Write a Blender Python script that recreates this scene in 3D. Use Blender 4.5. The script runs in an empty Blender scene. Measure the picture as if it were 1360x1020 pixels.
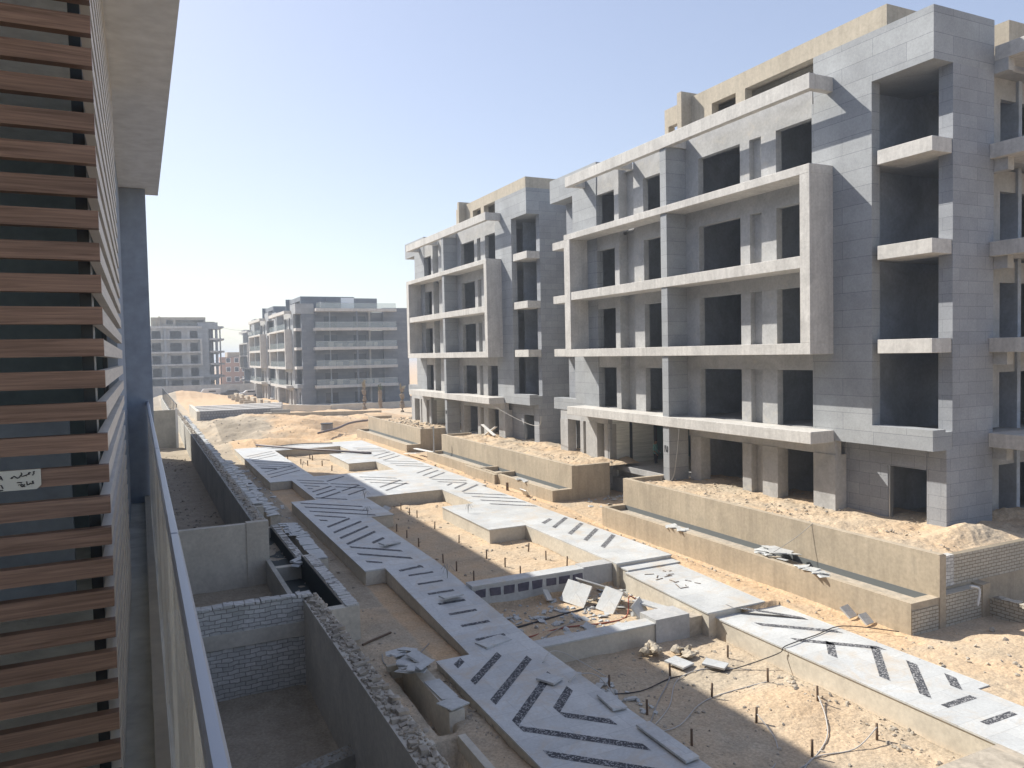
import bpy, bmesh, math, random
from mathutils import Vector, Matrix, noise
random.seed(7)
H = 8.0                       # eye height above the dirt; all z below are given from eye level
R = math.radians
C = bpy.context.scene.collection
scene = bpy.context.scene

# ------------------------------------------------------------------ materials
MATS = {}
def nodes(name):
    m = bpy.data.materials.new(name); m.use_nodes = True
    nt = m.node_tree; b = nt.nodes['Principled BSDF']
    MATS[name] = m
    return m, nt, b
def N(nt, t, **kw):
    n = nt.nodes.new(t)
    for k, v in kw.items():
        if k in n.inputs: n.inputs[k].default_value = v
        else: setattr(n, k, v)
    return n
def L(nt, a, b): nt.links.new(a, b)
def rgb(c): return (c[0], c[1], c[2], 1)
def coords(nt, scale=1.0, obj=True):
    tc = N(nt, 'ShaderNodeTexCoord'); mp = N(nt, 'ShaderNodeMapping')
    mp.inputs['Scale'].default_value = (scale,)*3 if not isinstance(scale, tuple) else scale
    L(nt, tc.outputs['Object'], mp.inputs['Vector'])
    return mp.outputs['Vector']
def noise_col(nt, vec, c1, c2, scale, detail=6, lo=.35, hi=.65, rough=.6, dist=0.0):
    n = N(nt, 'ShaderNodeTexNoise'); n.inputs['Scale'].default_value = scale; n.inputs['Detail'].default_value = detail
    n.inputs['Roughness'].default_value = rough; n.inputs['Distortion'].default_value = dist
    L(nt, vec, n.inputs['Vector'])
    r = N(nt, 'ShaderNodeValToRGB'); e = r.color_ramp.elements
    e[0].position = lo; e[0].color = rgb(c1); e[1].position = hi; e[1].color = rgb(c2)
    L(nt, n.outputs['Fac'], r.inputs['Fac'])
    return r.outputs['Color'], n.outputs['Fac']
def mixc(nt, a, b, fac, mode='MIX'):
    m = N(nt, 'ShaderNodeMix', data_type='RGBA', blend_type=mode)
    for s, v in ((m.inputs[0], fac), (m.inputs[6], a), (m.inputs[7], b)):
        if isinstance(v, (int, float)): s.default_value = v
        elif isinstance(v, tuple): s.default_value = rgb(v)
        else: L(nt, v, s)
    return m.outputs[2]
def bump(nt, b, h, strength=.3, dist=.02):
    bp = N(nt, 'ShaderNodeBump'); bp.inputs['Strength'].default_value = strength; bp.inputs['Distance'].default_value = dist
    L(nt, h, bp.inputs['Height']); L(nt, bp.outputs['Normal'], b.inputs['Normal'])
def plaster(name, c, var=.12, scale=.6, rough=.9, stain=None, bs=.25, streak=False):
    m, nt, b = nodes(name)
    v = coords(nt)
    lo = tuple(x*(1-var) for x in c); hi = tuple(min(1, x*(1+var*.7)) for x in c)
    col, f = noise_col(nt, v, lo, hi, scale, 8, .32, .68, .65, .6)
    fine, f2 = noise_col(nt, v, (.82,)*3, (1.08,)*3, 9, 5, .3, .7)
    col = mixc(nt, col, fine, .8, 'MULTIPLY')
    if stain:
        sc, sf = noise_col(nt, v, (0,)*3, (1,)*3, 1.3, 6, .55, .72, .7, 1.2)
        col = mixc(nt, col, stain, sc)
    if streak:
        vs = coords(nt, (3.0, 3.0, .25))
        st, _ = noise_col(nt, vs, (.8,)*3, (1.05,)*3, 1.5, 5, .35, .6)
        col = mixc(nt, col, st, .6, 'MULTIPLY')
    L(nt, col, b.inputs['Base Color']); b.inputs['Roughness'].default_value = rough
    bump(nt, b, f2, bs, .01)
    return m
def wallvec(nt, sx=1.0, sz=1.0):
    tc = N(nt, 'ShaderNodeTexCoord'); s = N(nt, 'ShaderNodeSeparateXYZ'); L(nt, tc.outputs['Object'], s.inputs[0])
    a = N(nt, 'ShaderNodeMath', operation='ADD'); L(nt, s.outputs['X'], a.inputs[0]); L(nt, s.outputs['Y'], a.inputs[1])
    c = N(nt, 'ShaderNodeCombineXYZ'); L(nt, a.outputs[0], c.inputs['X']); L(nt, s.outputs['Z'], c.inputs['Y'])
    return c.outputs[0], tc.outputs['Object']
def masonry(name, c1, c2, mortar, w, h, ms, bs=.4, rough=.85, wobble=0.0, off=.5, var=.2, bias=0.0, floor=False):
    m, nt, b = nodes(name)
    v, o = wallvec(nt)
    if floor: v = o
    if wobble:
        nn = N(nt, 'ShaderNodeTexNoise'); nn.inputs['Scale'].default_value = 3.5; L(nt, o, nn.inputs['Vector'])
        vm = N(nt, 'ShaderNodeVectorMath', operation='MULTIPLY_ADD'); vm.inputs[1].default_value = (wobble,)*3
        L(nt, nn.outputs['Color'], vm.inputs[0]); L(nt, v, vm.inputs[2]); v = vm.outputs[0]
    br = N(nt, 'ShaderNodeTexBrick'); br.offset = off
    br.inputs['Color1'].default_value = rgb(c1); br.inputs['Color2'].default_value = rgb(c2); br.inputs['Mortar'].default_value = rgb(mortar)
    br.inputs['Scale'].default_value = 1; br.inputs['Mortar Size'].default_value = ms; br.inputs['Mortar Smooth'].default_value = .2
    br.inputs['Brick Width'].default_value = w; br.inputs['Row Height'].default_value = h; br.inputs['Bias'].default_value = bias
    L(nt, v, br.inputs['Vector'])
    big, _ = noise_col(nt, o, (1-var,)*3, (1+var*.3,)*3, .7, 7, .3, .7, .65)
    fine, f2 = noise_col(nt, o, (.88,)*3, (1.06,)*3, 14, 4, .3, .7)
    col = mixc(nt, mixc(nt, br.outputs['Color'], big, 1.0, 'MULTIPLY'), fine, 1.0, 'MULTIPLY')
    L(nt, col, b.inputs['Base Color']); b.inputs['Roughness'].default_value = rough
    iv = N(nt, 'ShaderNodeMath', operation='SUBTRACT'); iv.inputs[0].default_value = 1; L(nt, br.outputs['Fac'], iv.inputs[1])
    ad = N(nt, 'ShaderNodeMath', operation='MULTIPLY_ADD'); ad.inputs[1].default_value = .25; L(nt, f2, ad.inputs[0]); L(nt, iv.outputs[0], ad.inputs[2])
    bump(nt, b, ad.outputs[0], bs, .012)
    return m
plaster('frame_plaster', (.57,.55,.515), .16, .8, streak=True)
plaster('raw_concrete', (.43,.43,.425), .2, .7, stain=(.47,.45,.41))
plaster('dark_interior', (.42,.46,.52), .3, .5)
plaster('tan_plaster', (.44,.37,.275), .18, .5, stain=(.36,.31,.235), streak=True)
plaster('grey_plaster', (.60,.555,.47), .18, .5, stain=(.50,.46,.39))
plaster('dark_plaster', (.40,.385,.34), .25, .6, stain=(.50,.47,.41))
plaster('beige_plaster', (.47,.41,.32), .12, .4, streak=True)
plaster('soffit_paint', (.85,.87,.88), .03, .5, bs=0)
plaster('dark_cladding', (.29,.34,.41), .12, 2.0, bs=.15)
plaster('ledge_concrete', (.62,.63,.59), .2, 2.5, stain=(.38,.38,.36))
plaster('terrace_soil', (.43,.355,.27), .3, 1.2, bs=.8)
plaster('rubble_stone', (.42,.37,.30), .3, 3, stain=(.5,.42,.32), bs=.6)
plaster('marble_chip', (.50,.51,.50), .12, 2, bs=.1, rough=.55)
plaster('mortar_patch', (.45,.45,.45), .2, 2, stain=(.17,.16,.19), bs=.6)
plaster('cream_glass', (.85,.83,.76), .1, 1.2, bs=.02, rough=.25, streak=True)
plaster('clay_roof_wall', (.42,.27,.21), .1, .5)
plaster('bark', (.25,.19,.13), .3, 6, bs=.8)
plaster('frond_green', (.07,.10,.035), .3, 4)
plaster('frond_dry', (.30,.25,.15), .3, 4)
masonry('stone_cladding', (.315,.33,.345), (.37,.385,.395), (.15,.16,.17), 2.6, .62, .007, .25, .75, var=.22)
masonry('grey_cladding', (.28,.295,.32), (.33,.345,.37), (.12,.13,.14), .9, .42, .005, .25, .8, var=.2)
masonry('dark_stone', (.15,.17,.20), (.20,.22,.25), (.09,.10,.12), 1.8, .5, .006, .2, .8, var=.2)
masonry('white_brick', (.55,.54,.50), (.74,.72,.68), (.34,.32,.29), .25, .105, .009, 1.0, .95, .11)
masonry('sand_brick', (.50,.46,.38), (.57,.52,.43), (.27,.23,.17), .25, .10, .012, .9, .95, .03)
masonry('block_base', (.30,.27,.21), (.36,.33,.26), (.18,.16,.12), .45, .5, .012, .6, .95, .02)
masonry('patch_blocks', (.15,.145,.17), (.19,.18,.2), (.46,.46,.45), .42, .46, .07, .8, .8, .12)
masonry('hex_block', (.30,.30,.31), (.37,.37,.38), (.22,.22,.22), .35, .35, .05, .8, .9, .1)
def m_marble():
    m = masonry('paving_marble', (.54,.555,.555), (.61,.62,.61), (.43,.44,.44), 1.2, .6, .006, .1, .5, off=.5, var=.2, floor=True)
    nt = m.node_tree; b = nt.nodes['Principled BSDF']
    src = b.inputs['Base Color'].links[0].from_socket
    v = coords(nt)
    d, _ = noise_col(nt, v, (0,)*3, (1,)*3, .8, 8, .50, .74, .75, .8)
    L(nt, mixc(nt, src, (.52,.44,.34), d), b.inputs['Base Color'])
m_marble()
def m_gravel():
    m, nt, b = nodes('pebble_inlay'); v = coords(nt)
    vo = N(nt, 'ShaderNodeTexVoronoi'); vo.inputs['Scale'].default_value = 38; L(nt, v, vo.inputs['Vector'])
    r = N(nt, 'ShaderNodeValToRGB'); r.color_ramp.interpolation = 'CONSTANT'; e = r.color_ramp.elements
    e[0].color = (.055,.057,.065,1); e[1].position = .74; e[1].color = (.34,.34,.34,1)
    sp = N(nt, 'ShaderNodeSeparateColor'); L(nt, vo.outputs['Color'], sp.inputs[0]); L(nt, sp.outputs[0], r.inputs['Fac'])
    L(nt, r.outputs[0], b.inputs['Base Color']); b.inputs['Roughness'].default_value = .8
m_gravel()
def m_veined():
    m, nt, b = nodes('veined_marble')
    v = coords(nt, (.35,.35,5.0))
    c, _ = noise_col(nt, v, (.62,.66,.63), (.92,.94,.90), 1.6, 8, .35, .62, .7, 1.0)
    L(nt, c, b.inputs['Base Color']); b.inputs['Roughness'].default_value = .35
m_veined()
def m_wood():
    m, nt, b = nodes('slat_wood')
    v = coords(nt, (3, 3, 90))
    c, f = noise_col(nt, v, (.15,.09,.065), (.36,.235,.175), 1.2, 6, .3, .7, .6, .5)
    L(nt, c, b.inputs['Base Color']); w2 = N(nt, 'ShaderNodeTexNoise'); w2.inputs['Scale'].default_value = 1; w2.inputs['Detail'].default_value = 3; L(nt, coords(nt, (.8, .8, 9.97)), w2.inputs['Vector'])
    r2 = N(nt, 'ShaderNodeMapRange'); r2.inputs['From Min'].default_value = .3; r2.inputs['From Max'].default_value = .7; r2.inputs['To Min'].default_value = .7; r2.inputs['To Max'].default_value = 1.15; L(nt, w2.outputs['Fac'], r2.inputs['Value'])
    vv = N(nt, 'ShaderNodeVectorMath', operation='SCALE'); L(nt, c, vv.inputs[0]); L(nt, r2.outputs[0], vv.inputs['Scale']); L(nt, vv.outputs[0], b.inputs['Base Color'])
    b.inputs['Roughness'].default_value = .5
    bump(nt, b, f, .15, .003)
    m, nt, b = nodes('slat_pale')
    v = coords(nt, (3, 3, 60))
    c, f = noise_col(nt, v, (.55,.52,.47), (.70,.66,.60), 1.2, 6, .3, .7, .6, .5)
    L(nt, c, b.inputs['Base Color']); b.inputs['Roughness'].default_value = .6
m_wood()
def simple(name, c, rough=.5, metal=0.0, trans=0.0, alpha=1.0):
    m, nt, b = nodes(name)
    b.inputs['Base Color'].default_value = rgb(c); b.inputs['Roughness'].default_value = rough; b.inputs['Metallic'].default_value = metal
    b.inputs['Transmission Weight'].default_value = trans; b.inputs['Alpha'].default_value = alpha
    return m
simple('cap_metal', (.36,.40,.47), .38, .55)
simple('dark_metal', (.06,.07,.08), .45, .4)
simple('bright_metal', (.45,.47,.5), .35, .8)
simple('rust', (.16,.11,.075), .9)
simple('cable_grey', (.33,.32,.30), .7)
simple('cable_pale', (.50,.48,.45), .7)
simple('cable_black', (.05,.045,.045), .6)
simple('cable_red', (.35,.10,.06), .6)
simple('paper', (.62,.62,.56), .9)
simple('ink', (.03,.03,.035), .8)
simple('white_paint', (.72,.72,.70), .5)
simple('lumber', (.55,.46,.34), .8)
simple('window_dark', (.03,.045,.07), .12)
simple('teal_glass', (.10,.17,.17), .15)
simple('pale_curtain', (.55,.52,.42), .8)
simple('balcony_glass', (.45,.52,.52), .12, 0, 0, .3)
plaster('patch_dark', (.13,.12,.15), .3, 4)
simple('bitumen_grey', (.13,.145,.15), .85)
simple('bitumen', (.045,.055,.05), .8)
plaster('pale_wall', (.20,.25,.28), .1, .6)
MATS['cream_glass'].node_tree.nodes['Principled BSDF'].inputs['Alpha'].default_value = .55
simple('skin', (.30,.18,.12), .6)
simple('shirt_teal', (.18,.42,.42), .9)
simple('trousers_dark', (.045,.05,.065), .9)
simple('hair_dark', (.02,.018,.016), .7)
simple('car_white', (.6,.6,.6), .3)
simple('car_dark', (.05,.06,.08), .25)
simple('car_glass', (.02,.025,.03), .1)
simple('tyre', (.02,.02,.02), .8)
simple('barrel_grey', (.20,.21,.22), .6)
simple('pipe_dark', (.13,.11,.12), .55)
def m_ground():
    m, nt, b = nodes('site_dirt')
    v = coords(nt)
    at = N(nt, 'ShaderNodeAttribute'); at.attribute_name = 'sand_shade'
    g, f1 = noise_col(nt, v, (.38,.315,.23), (.57,.48,.36), 1.1, 10, .3, .7, .7, .5)
    s, f2 = noise_col(nt, v, (.56,.37,.205), (.67,.49,.31), .9, 10, .3, .7, .7, .5)
    sp = N(nt, 'ShaderNodeTexNoise'); sp.inputs['Scale'].default_value = .55; sp.inputs['Detail'].default_value = 7; L(nt, v, sp.inputs['Vector'])
    ma = N(nt, 'ShaderNodeMath', operation='MULTIPLY_ADD'); ma.inputs[1].default_value = 1.8; ma.inputs[2].default_value = -.9
    L(nt, sp.outputs['Fac'], ma.inputs[0])
    ad = N(nt, 'ShaderNodeMath', operation='ADD', use_clamp=True); L(nt, at.outputs['Fac'], ad.inputs[0]); L(nt, ma.outputs[0], ad.inputs[1])
    col = mixc(nt, g, s, ad.outputs[0])
    fine, f3 = noise_col(nt, v, (.72,)*3, (1.12,)*3, 16, 6, .3, .68)
    col = mixc(nt, col, fine, 1.0, 'MULTIPLY')
    vo = N(nt, 'ShaderNodeTexVoronoi'); vo.inputs['Scale'].default_value = 7; L(nt, v, vo.inputs['Vector'])
    r = N(nt, 'ShaderNodeValToRGB'); e = r.color_ramp.elements; e[0].position = .06; e[0].color = (.55,)*3+(1,); e[1].position = .13; e[1].color = (1,)*3+(1,)
    L(nt, vo.outputs['Distance'], r.inputs['Fac'])
    col = mixc(nt, col, r.outputs[0], .5, 'MULTIPLY')
    dk = N(nt, 'ShaderNodeMapRange'); dk.inputs['From Min'].default_value = -.8; dk.inputs['From Max'].default_value = -.2; dk.inputs['To Min'].default_value = .6  # low values darken: debris tone, and the mound's shade put into the colour
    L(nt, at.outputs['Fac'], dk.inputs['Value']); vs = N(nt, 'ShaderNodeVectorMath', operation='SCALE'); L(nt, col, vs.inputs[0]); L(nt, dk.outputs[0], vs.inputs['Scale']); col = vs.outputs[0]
    L(nt, col, b.inputs['Base Color']); b.inputs['Roughness'].default_value = 1
    n4 = N(nt, 'ShaderNodeTexNoise'); n4.inputs['Scale'].default_value = 5; n4.inputs['Detail'].default_value = 10; L(nt, v, n4.inputs['Vector'])
    bump(nt, b, n4.outputs['Fac'], .9, .08)
m_ground()

# ------------------------------------------------------------------ mesh helpers
class MB:
    def __init__(s): s.v = []; s.f = []; s.m = []; s.cur = 0; s.smooth = False
    def box(s, x0, x1, y0, y1, z0, z1, jit=0, mat=None):
        if x0 > x1: x0, x1 = x1, x0
        if y0 > y1: y0, y1 = y1, y0
        n = len(s.v)
        for z in (z0, z1):
            for x, y in ((x0,y0),(x1,y0),(x1,y1),(x0,y1)):
                j = (random.uniform(-jit,jit) for _ in range(3)) if jit else (0,0,0)
                a, b, c = j; s.v.append((x+a, y+b, z+c))
        for q in ((3,2,1,0),(4,5,6,7),(0,1,5,4),(1,2,6,5),(2,3,7,6),(3,0,4,7)):
            s.f.append(tuple(n+i for i in q)); s.m.append(s.cur if mat is None else mat)
        return s
    def quad(s, pts, mat=None):
        n = len(s.v); s.v += [tuple(p) for p in pts]; s.f.append(tuple(range(n, n+len(pts)))); s.m.append(s.cur if mat is None else mat); return s
    def obox(s, c, size, rot, jit=0):          # oriented box, rot = euler xyz
        M = Matrix.Translation(c) @ Matrix.Rotation(rot[2],4,'Z') @ Matrix.Rotation(rot[1],4,'Y') @ Matrix.Rotation(rot[0],4,'X')
        n = len(s.v); a, b, d = (t/2 for t in size)
        for z in (-d, d):
            for x, y in ((-a,-b),(a,-b),(a,b),(-a,b)):
                p = Vector((x*(1+random.uniform(-jit,jit)), y*(1+random.uniform(-jit,jit)), z*(1+random.uniform(-jit,jit))))
                s.v.append(tuple(M @ p))
        for q in ((3,2,1,0),(4,5,6,7),(0,1,5,4),(1,2,6,5),(2,3,7,6),(3,0,4,7)):
            s.f.append(tuple(n+i for i in q)); s.m.append(s.cur)
        return s
    def prism(s, poly, z0, z1, ztop=None):
        n = len(s.v); k = len(poly)
        zt = ztop or (lambda x, y: z1)
        s.v += [(x, y, z0) for x, y in poly] + [(x, y, zt(x, y)) for x, y in poly]
        s.f.append(tuple(n+i for i in reversed(range(k)))); s.m.append(s.cur)
        s.f.append(tuple(n+k+i for i in range(k))); s.m.append(s.cur)
        for i in range(k):
            j = (i+1) % k; s.f.append((n+i, n+j, n+k+j, n+k+i)); s.m.append(s.cur)
        return s
    def tube(s, pts, r, n=8):
        pts = [Vector(p) for p in pts]; base = len(s.v); rings = []
        for i, p in enumerate(pts):
            t = (pts[min(i+1, len(pts)-1)] - pts[max(i-1, 0)]).normalized()
            a = t.cross(Vector((0,0,1)));
            if a.length < .05: a = t.cross(Vector((1,0,0)))
            a.normalize(); b = t.cross(a)
            rr = r[i] if isinstance(r, (list, tuple)) else r
            rings.append(len(s.v))
            for k in range(n):
                an = 2*math.pi*k/n; s.v.append(tuple(p + a*math.cos(an)*rr + b*math.sin(an)*rr))
        for i in range(len(pts)-1):
            for k in range(n):
                k2 = (k+1) % n
                s.f.append((rings[i]+k, rings[i]+k2, rings[i+1]+k2, rings[i+1]+k)); s.m.append(s.cur)
        s.f.append(tuple(rings[0]+k for k in reversed(range(n)))); s.m.append(s.cur)
        s.f.append(tuple(rings[-1]+k for k in range(n))); s.m.append(s.cur)
        return s
    def rock(s, c, r, flat=.7):
        bmr = ICO; rot = Matrix.Rotation(random.uniform(0,6.28),3,'Z') @ Matrix.Rotation(random.uniform(0,1),3,'X')
        n = len(s.v); sx, sy, sz = r*random.uniform(.6,1.3), r*random.uniform(.6,1.3), r*flat*random.uniform(.5,1.1)
        for p in bmr[0]:
            q = rot @ Vector((p[0]*sx*random.uniform(.75,1.2), p[1]*sy*random.uniform(.75,1.2), p[2]*sz*random.uniform(.75,1.2)))
            s.v.append((c[0]+q[0], c[1]+q[1], c[2]+q[2]))
        for f in bmr[1]: s.f.append(tuple(n+i for i in f)); s.m.append(s.cur)
        return s
    def build(s, name, mats, parent=None, smooth=False, loc=None, bevel=0):
        if isinstance(mats, str): mats = [mats]
        me = bpy.data.meshes.new(name)
        base = Vector((0,0,0))
        if parent is not None: base = WL(parent)
        elif loc is not None: base = Vector((loc[0], loc[1], loc[2]+H))
        me.from_pydata([(x-base.x, y-base.y, z+H-base.z) for x, y, z in s.v], [], s.f)
        for k in mats: me.materials.append(MATS[k])
        if len(mats) > 1: me.polygons.foreach_set('material_index', s.m)
        if smooth: me.polygons.foreach_set('use_smooth', [True]*len(me.polygons))
        me.update()
        o = bpy.data.objects.new(name, me); C.objects.link(o)
        if parent is not None: o.parent = parent
        else: o.location = base
        if bevel:
            md = o.modifiers.new('bevel', 'BEVEL'); md.width = bevel; md.segments = 1; md.limit_method = 'ANGLE'
        return o
def WL(o):
    p = Vector((0,0,0))
    while o is not None: p += Vector(o.location); o = o.parent
    return p
bm = bmesh.new(); bmesh.ops.create_icosphere(bm, subdivisions=1, radius=1)
bm.verts.index_update(); ICO = ([tuple(v.co) for v in bm.verts], [tuple(v.index for v in f.verts) for f in bm.faces]); bm.free()
def tag(o, label=None, cat=None, group=None, kind=None):
    if label: o['label'] = label
    if cat: o['category'] = cat
    if group: o['group'] = group
    if kind: o['kind'] = kind
    return o
def empty(name, loc, label, cat, group=None):
    o = bpy.data.objects.new(name, None); C.objects.link(o); o.location = (loc[0], loc[1], loc[2]+H)
    o.empty_display_size = .3
    return tag(o, label, cat, group)
def copy_tree(o, parent=None):
    c = o.copy(); C.objects.link(c); c.parent = parent
    for ch in o.children: copy_tree(ch, c)
    return c
def fn(x, y, s=1.0, o=4): return noise.fractal(Vector((x*s, y*s, 3.7)), 1.0, 2.0, o)

# ------------------------------------------------------------------ ground
def smooth(a, b, t):
    t = max(0, min(1, (t-a)/(b-a))); return t*t*(3-2*t)
BEDS = [(9.2,14.97,9.0,18.2,-8.46), (9.2,14.95,18.2,22.8,-8.3), (9.25,14.9,22.8,39.9,-8.05), (9.6,14.9,48.45,64.2,-8.0)]
MOUNDS = [(9.5,72.5,4.5,2.6,.75),(14.5,79,5,2.5,.7),(12,88,6,3,.9),(11,84,7,4,1.2),(20,86,6,4,.9),(25,91,6,3,.7),(7,92,4,6,.7),(16,94,9,4,.6),
          (22,76,3,2,.35),(9,182,6,4,1.8),(13.6,13.3,1.1,.9,.18),(20.6,12.2,2.4,1.2,.12),(24,11.0,2.5,1.6,.35),(12,75,3,2,-.6),(18.5,80,3.2,2.2,-.9),(23,82,3,2,-.6)]
def gz(x, y):
    for x0, x1, y0, y1, z in BEDS:
        if x0 <= x <= x1 and y0 <= y < y1:
            return z + .05*fn(x, y, .9) + .018*fn(x, y, 5) + sum(h*math.exp(-((x-a)/sx)**2-((y-b)/sy)**2) for a,b,sx,sy,h in MOUNDS[10:11])
    # under the paving the sheet dips well below the slabs
    if 9.2 < x < 15.3 and y < 64.3: return -8.6
    for r in PAVE:
        if r[0]-.04 <= x <= r[1]+.04 and r[2]-.04 <= y <= r[3]+.04:
            inn = min(x-r[0], r[1]-x, y-r[2], r[3]-y)
            if inn > .12: return -8.7
    if x < 3.4: z = -8.0
    elif x < 9: z = -8.08 + .13*smooth(20, 30, y)
    elif x > 16:
        edge = -7.98 + .24*smooth(15, 19, y) + .18*smooth(19, 24, y)
        far = -8.0 + .3*smooth(29, 34, y)
        t = smooth(17.3, 18.7, x); z = edge*(1-t) + far*t
        if x > 19: z = far
    else: z = -8.6
    z += .03*fn(x, y, .6) + .02*fn(x, y, 3) 
    if y > 66.5: 
        t = smooth(67, 74, y); z = z*(1-t) + (-7.9)*t + t*(.30*fn(x, y, .22) + .12*fn(x, y, .8))
        z -= .5*smooth(100, 130, y)
    for a, b, sx, sy, h in MOUNDS:
        z += h*math.exp(-((x-a)/sx)**2-((y-b)/sy)**2)
    if x > 19.2 and y < 14: z += .05*fn(x, y, 2)
    # shallow dug trench between the paving and the garden wall
    if 5.42 < x < 5.82 and 15.3 < y < 18.9: z -= .55
    if 5.25 < x < 5.75 and 13.2 < y < 14.9: z -= .5
    if 17.5 < x < 18.8 and y < 60: z -= .035*(math.exp(-((x-17.85-.1*math.sin(y*.5))/.12)**2)+math.exp(-((x-18.5-.1*math.sin(y*.5))/.12)**2))
    if 3.9 < x < 6.7: z += .03*fn(x, y, 2.2)
    return z
def sandy(x, y):
    for x0, x1, y0, y1, z in BEDS[:2]:
        if x0 <= x <= x1 and y0 <= y < y1:
            s = .12 + .6*math.exp(-((x-13.6)/1.3)**2-((y-13.3)/1.0)**2) + .35*(y > 18.3)
            return s
    if 9 < x < 15.1 and 22 < y < 65: return .42
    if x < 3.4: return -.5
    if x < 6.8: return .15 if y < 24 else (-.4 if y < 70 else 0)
    if x > 16 and y < 66: return .85 if x < 18.9 and y > 13.5 else .42
    if 66 < y < 77: return 1.2 if x > 7 else .3
    if 77 < y < 96 and x < 20: return -.7+1.8*smooth(8, 14, x+2*fn(x, y, .3))  # grey dirt of the mound, darkened further with its shade painted in
    if 95 < y < 110: return .3
    if 140 < y < 185: return 1.3
    return .85
PAVE = []
def axis(segs):
    out = []
    for a, b, st in segs:
        n = max(1, int(round((b-a)/st))); out += [a+(b-a)*i/n for i in range(n)]
    return out + [segs[-1][1]]
# ------------------------------------------------------------------ paving
ZF, ZN = -7.45, -7.86
rects = [ # x0,x1,y0,y1, z at y0, z at y1, which sides carry a lip
 ('nearleft', 6.57, 9.4, 4.0, 18.45, ZN, ZN),
 ('ramp', 7.5, 9.4, 18.45, 26.1, ZN, ZF),
 ('midleft', 6.78, 9.4, 26.1, 39.85, ZF, ZF),
 ('nook', 9.4, 10.5, 34.8, 39.85, ZF, ZF),
 ('cross', 8.05, 17.5, 39.85, 48.6, ZF, ZF),
 ('tab', 6.78, 8.05, 39.85, 40.6, ZF, ZF),
 ('tab2', 6.78, 8.05, 47.7, 48.6, ZF, ZF),
 ('farleft', 6.78, 9.55, 48.6, 64.0, ZF, ZF),
 ('fartop', 6.78, 17.5, 64.0, 67.2, ZF, ZF),
 ('farright', 14.8, 17.5, 48.6, 64.0, ZF, ZF),
 ('penin1', 13.07, 14.8, 29.6, 35.3, ZF, ZF),
 ('penin2', 12.85, 14.8, 53.1, 59.2, ZF, ZF),
 ('midright', 14.8, 17.2, 22.55, 39.85, ZF, ZF),
 ('tread', 14.9, 17.15, 22.0, 22.55, ZF-.12, ZF-.12),
 ('stepright', 14.78, 17.0, 17.7, 22.0, -7.76, -7.62),
 ('nearright', 15.05, 17.5, 11.09, 17.7, -7.93, -7.93),
 ('nearright2', 15.05, 17.08, 4.0, 11.09, -7.93, -7.93),
]
for r in rects: PAVE.append((r[1], r[2], r[3], r[4]))
XS = axis([(-1500,-200,260),(-200,-30,34),(-30,0,3),(0,3.6,.4),(3.6,19.2,.13),(19.2,30,.4),(30,60,2),(60,200,14),(200,1600,200)])
YS = axis([(-400,-20,60),(-20,4,2),(4,30,.13),(30,66,.3),(66,100,.35),(100,200,2),(200,400,20),(400,3000,300)])
def build_ground():
    nx, ny = len(XS), len(YS)
    V = []; A = []
    for y in YS:
        for x in XS:
            V.append((x, y, gz(x, y)+H)); A.append(sandy(x, y))
    F = [(j*nx+i, j*nx+i+1, (j+1)*nx+i+1, (j+1)*nx+i) for j in range(ny-1) for i in range(nx-1)]
    me = bpy.data.meshes.new('ground'); me.from_pydata(V, [], F); me.materials.append(MATS['site_dirt'])
    at = me.attributes.new('sand_shade', 'FLOAT', 'POINT'); at.data.foreach_set('value', A)
    me.polygons.foreach_set('use_smooth', [True]*len(me.polygons)); me.update()
    o = bpy.data.objects.new('ground', me); C.objects.link(o); tag(o, kind='structure')
build_ground()

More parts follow.
